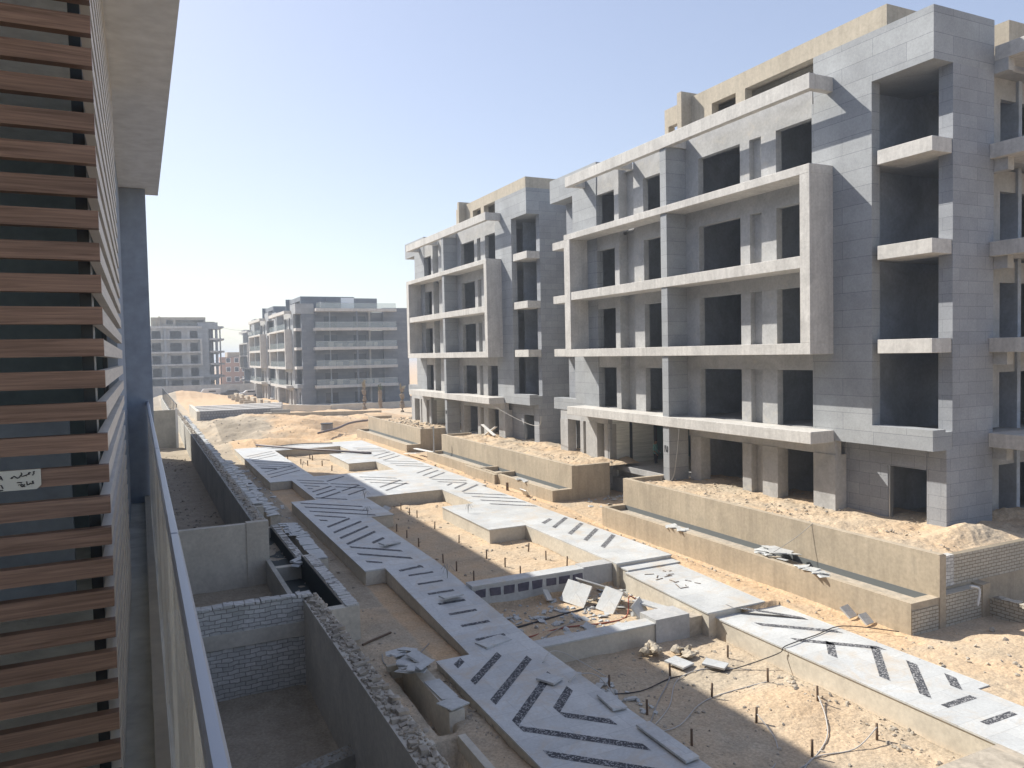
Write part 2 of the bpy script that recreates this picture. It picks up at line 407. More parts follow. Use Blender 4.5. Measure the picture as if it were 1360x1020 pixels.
def paving():
    top = MB(); base = MB(); strip = MB()
    def near(v, w): return abs(v-w) < .02
    def free(x, y):   # is this point not covered by a paving rectangle
        for r in rects:
            if r[1]+.001 < x < r[2]-.001 and r[3]+.001 < y < r[4]-.001: return False
        return True
    for n, x0, x1, y0, y1, za, zb in rects:
        zt = lambda x, y: za + (zb-za)*(y-y0)/(y1-y0)
        top.prism([(x0,y0),(x1,y0),(x1,y1),(x0,y1)], 0, 0, zt)
        k = len(top.v)-8
        for i in range(4): x, y, z = top.v[k+i]; top.v[k+i] = (x, y, zt(x, y)-.045)
        xm, ym = (x0+x1)/2, (y0+y1)/2; e = .03
        bx0 = x0 + (e if free(x0-.05, ym) else 0); bx1 = x1 - (e if free(x1+.05, ym) else 0)
        by0 = y0 + (e if free(xm, y0-.05) else 0); by1 = y1 - (e if free(xm, y1+.05) else 0)
        base.prism([(bx0,by0),(bx1,by0),(bx1,by1),(bx0,by1)], -8.9, 0, lambda x, y: zt(x, y)-.045)
    # inlaid strips
    def ztop(x, y):
        for n, x0, x1, y0, y1, za, zb in rects:
            if x0 <= x <= x1 and y0 <= y <= y1: return za + (zb-za)*(y-y0)/(y1-y0) + .004
        return ZF+.004
    def st(xa, ya, xb, yb, w=.215):
        d = Vector((xb-xa, yb-ya)).normalized()
        if abs(d.x) < .01 or abs(d.y) < .05: nn = Vector((-d.y, d.x))*(w/2)
        else: nn = Vector((0, w*.7))        # ends cut parallel to the path
        P = [(xa+nn.x, ya+nn.y), (xa-nn.x, ya-nn.y), (xb-nn.x, yb-nn.y), (xb+nn.x, yb+nn.y)]
        strip.quad([(x, y, ztop(x, y)) for x, y in reversed(P)])
    def fan(x0, x1, ys, s, w=.215):
        for y in ys: st(x0, y, x1, y+s*(x1-x0), w)
    fan(6.9, 8.78, [14.5, 15.63], 1); st(6.9,16.8,8.2,18.1); st(6.9,17.9,7.2,18.2)
    fan(6.9, 8.78, [14.26, 13.1, 11.9, 10.7, 9.5], -1); st(7.97,14.62,8.78,15.43); st(7.97,14.38,8.78,13.57)
    for y in (19.2, 20.25, 21.2, 22.1, 23.05, 24.05, 25.0): st(8.0, y, 8.88, y, .16)
    st(7.86,25.6,8.7,25.75,.14)
    st(8.15,41.1,9.5,39.75); fan(7.15, 9.7, [40.0, 38.85, 37.68], -1); st(7.15,36.5,8.35,35.3); st(7.15,35.35,7.45,35.05)
    st(7.15,33.7,8.45,35.0); fan(7.15, 8.75, [32.5, 31.35, 30.2], 1)
    fan(7.15, 8.75, [29.7, 28.5, 27.3], -1); st(8.1,29.9,8.75,30.5)
    fan(8.35, 9.7, [43.0, 41.9, 40.8], 1); fan(8.35, 9.7, [47.7, 46.56], -1); st(8.35,45.4,9.1,44.65); st(8.35,44.3,8.6,44.05)
    fan(7.1, 9.3, [49.6, 50.9, 52.2], 1, .2); fan(7.1, 9.3, [55.6, 56.9, 58.2], -1, .2); fan(7.1, 9.3, [58.8, 60.1, 61.4], 1, .2)
    st(7.15,54.3,8.1,53.4,.5)
    fan(9.85, 11.2, [41.0, 42.4, 46.2], 1); fan(12.0, 13.8, [41.2, 42.4], 1); fan(12.0, 13.8, [46.8, 45.6, 44.4], -1); fan(9.85, 11.2, [45.2, 44.0], -1)
    fan(15.6, 17.05, [29.5-.95, 27.2, 25.97, 24.7], 1); st(15.6,29.5,16.3,30.1)
    fan(15.4, 17.1, [38.15, 37.0, 35.85, 34.7], -1); fan(15.5, 17.1, [38.6], 1); st(15.5,39.75,16.7,40.95); st(15.5,40.9,16.0,41.4); fan(15.5, 17.1, [43.5], -1); st(15.5,42.4,16.8,41.1+.0); fan(15.5, 17.1, [43.9, 45.05, 46.2], 1)
    fan(15.4, 17.2, [52.9, 51.6, 50.3], -1); fan(15.4, 17.2, [53.3, 54.6, 55.9], 1); fan(15.4, 17.2, [60.6, 59.3, 61.9], -1)
    fan(15.72, 17.25, [17.9, 16.67, 15.3], -1); st(15.72,14.0,16.4,14.7); fan(15.7, 17.1, [12.45, 11.4], 1); st(16.7,11.35,17.2,11.85)
    for y in (10.88, 10.0, 9.1): st(15.6, y, 16.6, y, .17)
    o = top.build('path', 'paving_marble'); tag(o, kind='structure')
    o = strip.build('path_inlay', 'pebble_inlay'); tag(o, kind='structure')
    o = base.build('path_base', 'grey_plaster'); tag(o, kind='structure')
paving()

def top_thing(name, mb_or_boxes, mat, label, cat, group=None, loc=None, bevel=0):
    o = mb_or_boxes.build(name, mat, None, False, loc, bevel); tag(o, label, cat, group); return o

# cross kerbs between the two paths
def low_wall(name, x0, x1, y0, y1, zt, label, face='grey_plaster', cap='paving_marble', zb=-8.9):
    t = empty(name, ((x0+x1)/2, (y0+y1)/2, zb), label, 'low wall')
    MB().box(x0, x1, y0+.03, y1-.03, zb, zt-.045).build('wall_base', face, t)
    MB().box(x0-.0, x1, y0, y1, zt-.045, zt).build('cap_stone', cap, t)
    return t
t = low_wall('kerb_wall', 9.403, 13.1, 17.98, 18.48, ZN, 'marble capped kerb wall crossing between the paths at the front sand bed')
MB().box(13.1, 14.3, 17.95, 18.75, -8.9, ZN+.1).build('end_block', 'raw_concrete', t)
MB().box(14.3, 15.03, 18.0, 18.9, -8.9, ZN-.06).build('end_block', 'rubble_stone', t)
t = low_wall('kerb_wall', 9.403, 13.6, 22.75, 23.3, ZF-.05, 'kerb wall with dark patched marble blocks on its face behind the rubble pit', 'marble_chip')
MB().box(13.6, 14.78, 22.8, 23.35, -8.9, ZF-.03).build('end_block', 'raw_concrete', t)
m = MB()
for i in range(8):
    x = 9.5+i*.52; m.obox((x+.2, 22.772, -7.79), (.38, .03, .26), (0,0,0), .14)
m.build('stone_patch', 'patch_dark', t)
t = low_wall('kerb_wall', 9.403, 15.05, 8.6, 9.35, -7.93, 'sand dusted kerb wall at the near end of the front sand bed', 'dark_plaster', 'rubble_stone')

# ------------------------------------------------------------------ apartment building
ZL = [-3.12, .12, 3.36, 6.63]           # floor levels of the upper storeys
def apartment(label, group, origin=(26,29,-8), railings=False, lived=False):
    T = empty('apartment_building', origin, label, 'building', group)
    gc = 'dark_stone' if railings else 'grey_cladding'; rc = 'dark_stone' if railings else 'raw_concrete'
    W = MB()      # concrete facade wall, columns and lintels, set back behind the frame
    X, D = 23.2, 23.5
    solid = [(23.38,24.2),(24.87,25.43),(28.14,30.3),(32.4,33.25),(34.62,35.05)]
    for k, z in enumerate(ZL):
        zt = (ZL[k+1]-.45) if k < 3 else 9.6
        head = z+2.22 if k < 3 else 8.65
        for a, b in solid: W.box(X, D, a, b, z-.02, head)
        for a, b in ((21.53,28.0),(28.0,33.25),(34.62,36.8)): W.box(X+.012, D, a, b, head, zt+.2)
        W.box(X+.25, X+.5, 24.15, 24.9, z-.02, zt+.2)               # alcove backs
        W.box(X+.55, X+.8, 33.2, 34.65, z-.02, zt+.2)
        W.box(X+.5, X+.56, 33.95, 34.3, z-.02, zt)
        W.box(D, X+.8, 33.1, 33.25, z, zt); W.box(D, X+.8, 34.62, 34.77, z, zt)
    for a, b in ((21.53,20.5),(23.38,24.22),(24.87,25.4),(28.15,28.85),(36.0,36.35),(37.1,38.3),(38.6,38.95),(40.4,41.3)):
        W.box(X-.02, X+.55, min(a,b), max(a,b), -8.0, -4.05)
    W.box(X+.012, D, 20.5, 29.0, -4.05, -3.5); W.box(X+.012, D, 36.0, 41.3, -4.05, -3.5)
    W.box(X+.3, X+.55, 24.15, 24.9, -8.0, -4.0)
    W.box(X, D, 36.8, 41.6, 9.3, 9.6)
    W.build('facade_wall', 'raw_concrete', T)
    # floors, interior walls, back and far ends
    S = MB()
    for z in [-6.25]+ZL+[9.75]:
        S.box(D, 36, 16.9, 41.5, z-.3, z-.02)
    S.build('floor_slab', 'raw_concrete', T)
    I = MB()
    for z0, z1 in zip([-6.25]+ZL, [-3.42]+[z-.3 for z in ZL[1:]]+[9.45]):
        z0 -= .02
        I.box(29.0, 29.2, 17.4, 41.4, z0, z1)
        for y in (19.7, 24.45, 29.3, 33.9, 38.6):
            if y == 33.9 and z0 < -6: continue
            I.box(D+.35 if y > 20 else 24.5, 29.0, y, y+.15, z0, z1)
    I.build('inner_wall', 'dark_interior', T)
    E = MB()
    E.box(35.8, 36.1, 16.9, 41.5, -8.2, 9.8)
    E.box(24.15, 36.1, 41.5, 41.75, -8.2, 9.8)
    E.build('rear_wall', 'raw_concrete', T)
    # the projecting plaster frame around storeys two and three
    F = MB()
    F.box(22, X, 20.55, 38.45, 6.3, 6.63)
    F.box(22, X, 20.55, 38.45, -.28, .14)
    F.box(22, X+.2, 20.55, 21.03, .14, 6.3)
    F.box(22, X, 37.8, 38.45, .14, 6.3)
    F.build('projecting_frame', 'frame_plaster', T, bevel=.012)
    MB().box(22.03, X, 21.03, 37.8, 2.9, 3.35).build('balcony_slab', 'frame_plaster', T, bevel=.012)
    MB().box(22, X-.02, 20.55, 38.4, -3.57, -3.12).build('balcony_slab', 'frame_plaster', T, bevel=.012)
    K = MB()                          # open cornice beam: light falls down behind it
    K.box(22, 22.3, 20.53, 38.2, 9.28, 9.84)
    for y in (20.53, 33.3, 37.9): K.box(22.3, X+.01, y, y+.3, 9.3, 9.82)
    K.box(22.3, X+.01, 28.95, 29.6, 9.3, 9.82)
    K.build('cornice', 'frame_plaster', T, bevel=.012)
    fin = MB(); fin.box(22.08, X-.003, 29.05, 29.5, -8.0, -3.572); fin.box(22.08, X-.003, 29.05, 29.5, -3.118, -.282)
    fin.box(22.08, X-.003, 29.05, 29.5, .142, 2.898); fin.box(22.08, X-.003, 29.05, 29.5, 3.352, 6.298); fin.box(22.08, X-.003, 29.05, 29.5, 6.632, 9.298)
    fin.build('stone_fin', 'stone_cladding', T)
    # stone clad C-shaped surrounds at both ends
    P = MB(); b = 23.17
    P.box(b, 23.57, 18.88, 21.527, -2.81, 9.13)
    P.box(b, 26.25, 16.56, 21.44, 9.13, 10.83)
    P.box(b, 23.8, 16.57, 20.45, -3.5, -2.81); P.box(b, 23.57, 20.452, 21.527, -3.5, -2.812)
    P.box(23.8, 24.13, 16.57, 18.9, -3.5, -2.9)
    P.build('stone_surround', 'stone_cladding', T)
    P = MB()
    P.box(b, 23.57, 36.8, 39.4, -2.81, 9.13); P.box(b, 23.57, 36.8, 38.448, -3.5, -2.812)
    P.box(b, 26.25, 36.77, 42.1, 9.13, 10.5)
    P.box(b, 23.8, 38.45, 42.05, -3.5, -2.81)
    P.build('stone_surround', 'stone_cladding', T)
    # corner pier: front narrow, end face wide
    P = MB(); P.box(24.13, 26.25, 16.562, 17.06, -3.5, 9.13); P.box(23.84, 26.25, 16.562, 17.27, -8.2, -3.5)
    P.build('corner_pier', gc, T)
    P = MB(); P.box(24.13, 24.6, 41.0, 41.78, -8.2, 9.13); P.build('corner_pier', 'grey_cladding', T)
    G = MB(); G.box(23.8, 24.05, 18.75, 20.5, -8.2, -3.5); G.box(23.74, 24.2, 20.502, 20.9, -8.2, -3.5); G.box(23.8, 24.05, 17.27, 18.75, -4.25, -3.5)
    G.build('ground_wall', 'grey_cladding', T)
    MB().box(23.83, 24.0, 18.68, 18.78, -6.3, -4.25).build('door_frame', 'bright_metal', T)
    for z in ZL[1:]:
        MB().box(b+.003, 24.5, 16.6, 18.66, z-.4, z+.08).build('ledge', 'frame_plaster', T, bevel=.01)
        MB().box(b+.003, 24.5, 39.6, 41.9, z-.4, z+.06).build('ledge', 'frame_plaster', T, bevel=.01)
    # end elevation: long balconies with a wall behind
    for z in ZL+[9.9]:
        MB().box(26.02 if z < 9 else 26.27, 40.3, 14.8, 16.559, z-.43, z+.06).build('end_balcony', 'frame_plaster', T, bevel=.01)
    w = MB()
    for z0, z1 in zip([-8.2]+[z+.06 for z in ZL], [z-.43 for z in ZL]+[9.47]):
        for a, c in ((26.25,28.1),(30.3,33.2),(35.4,38.4)): w.box(a, c, 17.5, 17.75, z0, z1)
        for a, c in ((28.1,30.3),(33.2,35.4)): w.box(a, c, 17.5, 17.75, max(z0, z1-.75) if z0 > -7 else z1-.9, z1)
        w.box(33.1, 33.4, 15.0, 15.35, z0, z1)
        w.box(26.27, 26.6, 16.1, 17.49, z1-.42, z1)
    w.build('end_wall', rc, T)
    w = MB(); w.box(38.4, 43.0, 16.8, 17.6, -8.2, 10.2); w.build('end_pier', gc, T)
    # penthouse
    Q = MB()
    Q.box(24.6, 25.0, 19.4, 30.3, 11.5, 12.25); Q.box(24.6, 24.95, 30.62, 32.4, 11.3, 12.2)
    Q.box(25.0, 34, 19.4, 30.3, 12.05, 12.25)
    Q.box(24.0, 27.5, 30.3, 30.62, 9.75, 12.45)
    Q.box(24.6, 25.0, 26.6, 27.2, 9.75, 11.5); Q.box(24.6, 25.0, 19.4, 19.9, 9.75, 11.5); Q.box(24.6, 25.0, 27.2, 28.8, 9.75, 10.4); Q.box(24.6, 25.0, 28.8, 30.3, 9.75, 11.5)
    Q.box(24.6, 25.0, 31.0, 31.3, 9.75, 11.3); Q.box(24.6, 25.0, 32.1, 32.4, 9.75, 11.3)
    Q.box(25.0, 34, 19.4, 19.6, 9.75, 12.05)
    Q.box(27.6, 31, 16.9, 19.4, 9.75, 11.2)
    Q.build('penthouse', 'dark_stone' if railings else 'beige_plaster', T)
    MB().box(26.3, 26.5, 19.6, 32.4, 9.75, 12.0).build('penthouse_back', 'dark_plaster', T)
    if railings:
        for z in ZL[1:3]+[ZL[0]]:
            for a, c in ((21.1,29.0),(29.55,37.75)): MB().box(22.06, 22.09, a, c, z+.03, z+1.0).build('glass_railing', 'balcony_glass', T)
        for a, c in ((20.6,29.0),(29.55,38.3)): MB().box(22.06, 22.09, a, c, ZL[3]+.01, ZL[3]+.95).build('glass_railing', 'balcony_glass', T)
        for z in ZL:
            MB().box(26.1, 40.2, 14.86, 14.89, z+.06, z+1.0).build('glass_railing', 'balcony_glass', T)
            MB().box(26.1, 40.2, 14.85, 14.9, z+1.0, z+1.04).build('handrail', 'bright_metal', T)
        MB().box(26.3, 40.2, 14.86, 14.89, 9.97, 10.9).build('glass_railing', 'balcony_glass', T)
        for z in [-6.1]+ZL:
            for a, c in ((28.1,30.3),(33.2,35.4)):
                MB().box(a, c, 17.6, 17.62, z, z+2.4).build('window_pane', 'window_dark', T)
        m = MB(); m.box(29, 38, 19.0, 26, 9.8, 12.0); m.box(25.5, 29, 22, 30, 9.8, 11.2); m.build('penthouse_block', gc, T)
        m = MB(); m.box(31.5, 33.8, 18.9, 19.0, 9.8, 12.05); m.build('pale_panel', 'soffit_paint', T)
        for z in ZL[:3]:
            for x in (28.5, 29.8, 32.0, 35.0, 36.4):
                MB().box(x, x+random.uniform(.6,1.2), 16.0, 16.3, z+.06, z+random.uniform(.6,.95)).build('stored_panel', 'pale_curtain', T)
    return T
G1 = 'five storey grey apartment blocks around the site'
A = apartment('nearest unfinished grey apartment block with stone clad corner above the brick garden wall', G1)
# entrance of the near block
e = MB(); e.box(23.4, 24.65, 36.02, 36.1, -8.0, -3.6); e.box(24.85, 26.3, 36.02, 36.1, -8.0, -3.6); e.build('marble_panel', 'veined_marble', A)
MB().box(24.65, 24.85, 36.03, 36.12, -8.0, -3.6).build('dark_joint', 'dark_metal', A)
MB().box(23.2, 23.38, 35.85, 35.98, -8.0, -4.0).build('stone_jamb', 'stone_cladding', A)
e = MB(); e.box(26.5, 28.9, 36.04, 36.1, -7.2, -3.6); e.build('entrance_glass', 'teal_glass', A)
MB().box(26.3, 26.5, 35.98, 36.12, -8.0, -3.6).build('dark_joint', 'dark_metal', A)
e = MB()
e.box(23.9, 29.0, 30.0, 36.0, -7.6, -6.66); e.box(23.4, 23.9, 30.3, 36.0, -7.8, -6.95); e.build('entrance_step', 'raw_concrete', A)
# painted mark on the fin
mk = MB()
mk.quad([(22.07,29.40,-4.47),(22.07,29.36,-4.47),(22.07,29.36,-4.80),(22.07,29.40,-4.80)])
for (a,b),(c,d) in zip([(29.30,-4.47),(29.28,-4.64),(29.25,-4.76),(29.18,-4.76),(29.16,-4.64)],[(29.28,-4.64),(29.25,-4.76),(29.18,-4.76),(29.16,-4.64),(29.17,-4.5)]):
    mk.tube([(22.07,a,b),(22.07,c,d)], .02, 5)
mk.build('painted_mark', 'ink', A)
B = copy_tree(A); B.location.y += 28.8
B['label'] = 'second unfinished apartment block with blue grey shaded corner beyond the gap'
Cc = apartment('finished looking apartment block with glass balconies behind three palm trunks', G1, railings=True)
Cc.location += Vector((.7, 116.2, -1.75))
D = copy_tree(A); D.location += Vector((35.4, 193, -1.2)); 
oa = Vector((26,29,0)); D.rotation_euler.z = R(90); D.location = (-29+35.4, 26+193, -8+H-1.2)
D['label'] = 'distant apartment block facing us above the long grey site wall'
C2 = copy_tree(Cc); C2.location += Vector((-.5, 26.6, 0)); C2['label'] = 'rear wing of glass balconied flats stepping out beyond the palm trunk block'
E_ = copy_tree(A); E_.location += Vector((3.3, 189.5, -2.5)); E_['label'] = 'narrow sliver of tan edged apartment block seen beside the glass balcony block'
for o in (D, E_): 
    for ch in list(o.children):
        if ch.name.split('.')[0] in ('painted_mark','marble_panel','dark_joint','entrance_glass','entrance_step','stone_jamb','door_frame'): bpy.data.objects.remove(ch)
for ch in E_.children:
    if ch.name.startswith('corner_pier'): pass
# pink house far away
T = empty('distant_house', (29, 276, -8.5), 'small pink brick house seen through the gap between distant blocks', 'house')
MB().box(24.6, 34, 272, 282, -9, .6).build('house_wall', 'clay_roof_wall', T)
MB().box(26.5, 33.5, 273, 281, .6, 2.2).build('roof_room', 'beige_plaster', T)
for z in (-7.5,-4.2,-1.2):
    for x in (26, 28.6, 31): 
        f = MB().box(x-.15, x+1.35, 271.9, 272, z-.15, z+1.55).build('window', 'soffit_paint', T)
        MB().box(x, x+1.2, 271.86, 271.895, z, z+1.4).build('pane', 'window_dark', f)

# ------------------------------------------------------------------ garden retaining walls on the right
def garden(y0, y1, label, label2, gap=None, end_near=True):
    T = empty('retaining_wall', (20.1, (y0+y1)/2, -8), label, 'retaining wall')
    m = MB(); m.box(19.97, 20.2, y0, y1, -8.8, -5.9)
    m.build('plaster_face', 'tan_plaster', T)
    m = MB(); m.box(20.2, 22.3, y1-.22, y1, -8.8, -5.92); (m.box(20.2, 22.3, y0, y0+.22, -8.8, -5.92) if y0 > 20 else m.box(19.97, 20.24, y0-.02, y0-.0, -8.8, -5.92))
    m.build('return_wall', 'tan_plaster', T)
    T2 = empty('planter_wall', (18.9, (y0+y1)/2, -8), label2, 'planter wall')
    m = MB(); m.box(18.81, 19.0, y0, y1, -8.8, -7.1); m.box(19.0, 19.967, y0, y0+.3, -8.8, -7.1); m.box(19.0, 19.967, y1-.2, y1, -8.8, -7.1)
    m.build('plaster_face', 'tan_plaster', T2)
    m = MB(); m.box(19.0, 19.967, y0+.3, y1-.2, -8.7, -7.32); m.build('planter_soil', 'rubble_stone', T2)
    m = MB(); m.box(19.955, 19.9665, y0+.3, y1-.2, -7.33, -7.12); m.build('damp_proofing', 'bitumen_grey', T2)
    return T, T2
garden(14.09, 29.77, 'nearest tan plastered retaining wall in front of the stone clad block', 'low tan planter wall along the sand strip with stone offcuts on its edge')
garden(34.48, 53.6, 'tan retaining wall in front of the second block with rubble behind it', 'low tan planter wall with a square box cut in its edge')
garden(58.4, 74.0, 'farthest tan retaining wall running beyond the white boards', 'short low planter wall beside the leaning white boards')
# cross box in planter 2
T = empty('planter_box', (19.2, 42, -8), 'square open masonry box set into the second planter wall', 'planter box')
m = MB(); m.box(18.6,18.8,41.2,45.9,-8.6,-7.15); m.box(18.8,19.96,41.2,41.4,-8.6,-7.05); m.box(18.8,19.96,43.6,43.8,-8.6,-7.05); m.build('box_wall','tan_plaster',T)
# terrace fill (uneven soil) behind retaining walls
def terrace(name, x0, x1, y0, y1, z, seed, hump=.25):
    nx, ny = int((x1-x0)/.16), int((y1-y0)/.16)
    V = []; F = []
    for j in range(ny+1):
        for i in range(nx+1):
            x = x0+(x1-x0)*i/nx; y = y0+(y1-y0)*j/ny
            e = max(0, min(1, (x-x0)/.5, (y-y0)/.4, (y1-y)/.4)); hp = .4*math.exp(-((x-23.4)/1.2)**2-((y-15.6)/.6)**2)
            V.append((x, y, H+z + e*hp + e*hump*(.25+abs(fn(x+seed, y, .5))) + .05*fn(x, y, 2)*e + .012*fn(x, y, 9)))
    F = [(j*(nx+1)+i, j*(nx+1)+i+1, (j+1)*(nx+1)+i+1, (j+1)*(nx+1)+i) for j in range(ny) for i in range(nx)]
    me = bpy.data.meshes.new(name); me.from_pydata(V, [], F); me.materials.append(MATS['site_dirt'])
    at = me.attributes.new('sand_shade', 'FLOAT', 'POINT'); at.data.foreach_set('value', [.35+.2*fn(v[0], v[1], .4) for v in V])
    o = bpy.data.objects.new(name, me); C.objects.link(o); tag(o, kind='structure'); return o
terrace('terrain', 20.18, 25.2, 14.62, 29.6, -6.16, 0, .14)
terrace('terrain', 20.18, 24.4, 34.65, 53.4, -6.12, 9)
terrace('terrain', 20.18, 24.4, 58.6, 73.8, -6.3, 17)
terrace('terrain', 25.2, 45, 14.62, 17.4, -6.2, 4)
# rubble scatters
def scatter(name, zone, n, r0, r1, zf, mat, label, cat='rubble', chips=False):
    m = MB()
    for i in range(n):
        x = random.uniform(zone[0], zone[1]); y = random.uniform(zone[2], zone[3])
        if fn(x, y, .8) < -.05 and random.random() < .7: continue
        r = r0*(r1/r0)**(random.random()**1.6)
        z = zf(x, y)
        if chips and random.random() < .6: m.obox((x, y, z+r*.25), (r*2.2, r*1.5, .035), (random.uniform(-.3,.3), random.uniform(-.3,.3), random.uniform(0,6)), .3)
        else: m.rock((x, y, z+r*.15), r)
    if not m.v: return
    o = m.build(name, mat); tag(o, label, cat, kind='stuff'); return o
scatter('rubble', (20.3,25,14.8,29.4), 1100, .012, .07, lambda x,y: -6.08, 'rubble_stone', 'broken masonry rubble on the soil in front of the near block')
scatter('rubble', (20.3,24,34.8,53), 1200, .02, .10, lambda x,y: -6.05, 'rubble_stone', 'broken masonry rubble behind the second retaining wall')
scatter('rubble', (20.3,24,58.8,73), 300, .05, .2, lambda x,y: -6.15, 'rubble_stone', 'rubble behind the farthest retaining wall')
scatter('rubble', (9.5,14.9,18.7,22.6), 420, .03, .16, gz, 'marble_chip', 'grey stone chips covering the pit between the two kerb walls', chips=True)
scatter('rubble', (9.5,14.9,9.5,17.8), 420, .015, .06, gz, 'rubble_stone', 'small stones strewn over the front sand bed')
scatter('rubble', (9.6,10.6,14.4,17.2), 60, .05, .16, gz, 'marble_chip', 'pale stone chips at the corner of the front sand bed', chips=True)
scatter('rubble', (14.0,14.9,9.6,14.8), 130, .02, .09, gz, 'rubble_stone', 'clods along the foot of the right paving edge')
scatter('rubble', (9.5,14.6,23.5,39.5), 260, .02, .09, gz, 'rubble_stone', 'small stones strewn over the middle sand bed')
scatter('rubble', (3.9,6.5,14,45), 800, .015, .08, gz, 'rubble_stone', 'small stones on the dirt beside the left paving')
scatter('rubble', (6.2,6.75,10,18), 160, .015, .06, gz, 'rubble_stone', 'clods along the left paving edge')
scatter('rubble', (17.4,26,6,14), 420, .02, .10, gz, 'rubble_stone', 'stones on the open sand at the right')
scatter('rubble', (17.6,18.7,14,60), 420, .015, .09, gz, 'rubble_stone', 'stones along the sand strip by the planter wall')
scatter('rubble', (20,23.5,29.9,34.4), 200, .04, .16, lambda x,y: gz(x,y), 'marble_chip', 'stone offcuts dumped in the entrance gap', chips=True)
scatter('rubble', (6,25,68,100), 1200, .02, .11, gz, 'rubble_stone', 'clods and stones over the excavated mounds')
scatter('rubble', (4.6,6.7,36,58), 260, .04, .18, gz, 'marble_chip', 'stone slab scraps beside the far left planters', chips=True)
scatter('rubble', (.2,3.3,28.5,75), 1300, .02, .10, lambda x,y: -8.0, 'rubble_stone', 'dark debris on the floor of the long left garden')

# brick walls at the right edge
T = empty('brick_wall', (24,14.5,-8), 'cream brick wall holding the sand heap below the near block corner', 'brick wall')
MB().box(21.07, 32, 14.42, 14.62, -7.0, -6.12).build('brick_course', 'sand_brick', T)
MB().box(20.21, 32, 14.40, 14.62, -8.8, -7.0).build('concrete_foot', 'tan_plaster', T)
MB().box(20.21, 21.066, 14.405, 14.62, -6.998, -6.1).build('end_post', 'white_brick', T)
T = empty('brick_wall', (21.2,14.2,-8), 'low sandy brick wall with pale pipe over its top beside the planter end', 'brick wall')
MB().box(20.2, 22.18, 14.09, 14.38, -8.8, -7.08, .01).build('brick_course', 'sand_brick', T)
MB().box(18.83, 19.93, 14.075, 14.089, -8.1, -7.3).build('brick_infill', 'sand_brick', T)
m = MB(); m.box(21.85,22.2,14.06,14.42,-8.6,-7.02,.015); m.build('corner_pillar','tan_plaster',T)
T = empty('brick_wall', (22.3,11,-8), 'low pale brick wall running toward us at the right edge', 'brick wall')
MB().box(22.18, 22.42, 4, 14.05, -8.8, -7.5).build('brick_course', 'sand_brick', T)
m = MB()
for i in range(40): m.box(22.15, 22.44, 4+i*.25, 4.22+i*.25, -7.5, -7.4+random.uniform(-.03,.03), .012)
m.build('top_course', 'sand_brick', T)

# ------------------------------------------------------------------ left garden walls
def broken_top(m, x0, x1, y0, y1, z, along='y', n=30, tall=.12):
    for i in range(n):
        t = (i+.5)/n; ln = ((y1-y0) if along == 'y' else (x1-x0))/n
        cx = (x0+x1)/2+random.uniform(-.06,.06) if along == 'y' else x0+(x1-x0)*t
        cy = y0+(y1-y0)*t if along == 'y' else (y0+y1)/2+random.uniform(-.05,.05)
        sz = (abs(x1-x0)*random.uniform(.35,.9), ln*random.uniform(.6,.95)) if along == 'y' else (ln*random.uniform(.6,.95), abs(y1-y0)*random.uniform(.5,.95))
        m.obox((cx, cy, z+tall*.3), (sz[0], sz[1], tall*random.uniform(.4,1.1)), (random.uniform(-.07,.07), random.uniform(-.07,.07), random.uniform(-.18,.18)), .15)
        if random.random() < .6: m.rock((cx+random.uniform(-.12,.12), cy+random.uniform(-.1,.1), z+.05), random.uniform(.04,.09))
T = empty('garden_wall', (3.6, 14, -8), 'nearest long garden wall with crumbling brick top, plastered inside', 'garden wall')
MB().box(3.4, 3.80, 4, 19.35, -8.8, -5.92).build('plaster_body', 'grey_plaster', T)
m = MB()
for i in range(115):
    m.obox((3.62+random.uniform(-.12,.12), random.uniform(4.2,19.2), -5.90+random.uniform(-.01,.03)), (random.uniform(.09,.2), random.uniform(.07,.12), random.uniform(.05,.09)), (random.uniform(-.2,.2), random.uniform(-.2,.2), random.choice((0,1.57))+random.uniform(-.35,.35)), .12)
for i in range(1100): m.rock((random.uniform(3.44,3.79), random.uniform(4.5,19.2), -5.91), random.uniform(.02,.06), .6)
m.build('broken_brick_top', 'rubble_stone', T)
T = empty('garden_wall', (1.7, 19.1, -8), 'white brick cross wall with concrete band closing the near garden', 'garden wall')
MB().box(-.2, 3.4, 19.0, 19.25, -6.43, -5.86).build('brick_course', 'white_brick', T)
MB().box(-.2, 3.4, 18.96, 19.25, -6.78, -6.43).build('concrete_band', 'grey_plaster', T)
MB().box(-.2, 3.4, 19.0, 19.25, -8.8, -6.78).build('brick_course', 'white_brick', T)
m = MB(); x = 0
while x < 3.4:
    w = random.choice((.12,.24,.24)); m.box(x+.008, x+w-.008, 18.99, 19.28, -5.86, -5.79+random.uniform(-.01,.02), .008); x += w
m.build('top_course', 'white_brick', T)
T = empty('stub_wall', (2.4, 14.2, -8), 'rough low stub wall jutting from the near garden wall', 'stub wall')
m = MB(); m.prism([(-.2,13.0),(3.4,14.2),(3.4,14.6),(-.2,13.4)], -8.8, -7.5); m.build('stub_body', 'dark_plaster', T)
m = MB(); 
for i in range(180):
    t = random.random(); m.rock((-.2+3.6*t, 13.2+1.2*t+random.uniform(-.16,.16), -7.5), random.uniform(.02,.05))
m.build('rough_top', 'rubble_stone', T)
T = empty('garden_wall', (2.4, 28.2, -8), 'stained concrete cross wall stepping down beside the dark planter', 'garden wall')
MB().box(-.2, 3.15, 28.14, 28.4, -8.8, -5.78).build('panel', 'grey_plaster', T)
MB().box(3.15, 3.9, 28.1, 28.42, -8.8, -5.74).build('pillar', 'grey_plaster', T)
MB().box(3.9, 5.3, 28.1, 28.4, -8.8, -7.47).build('low_face', 'grey_plaster', T)
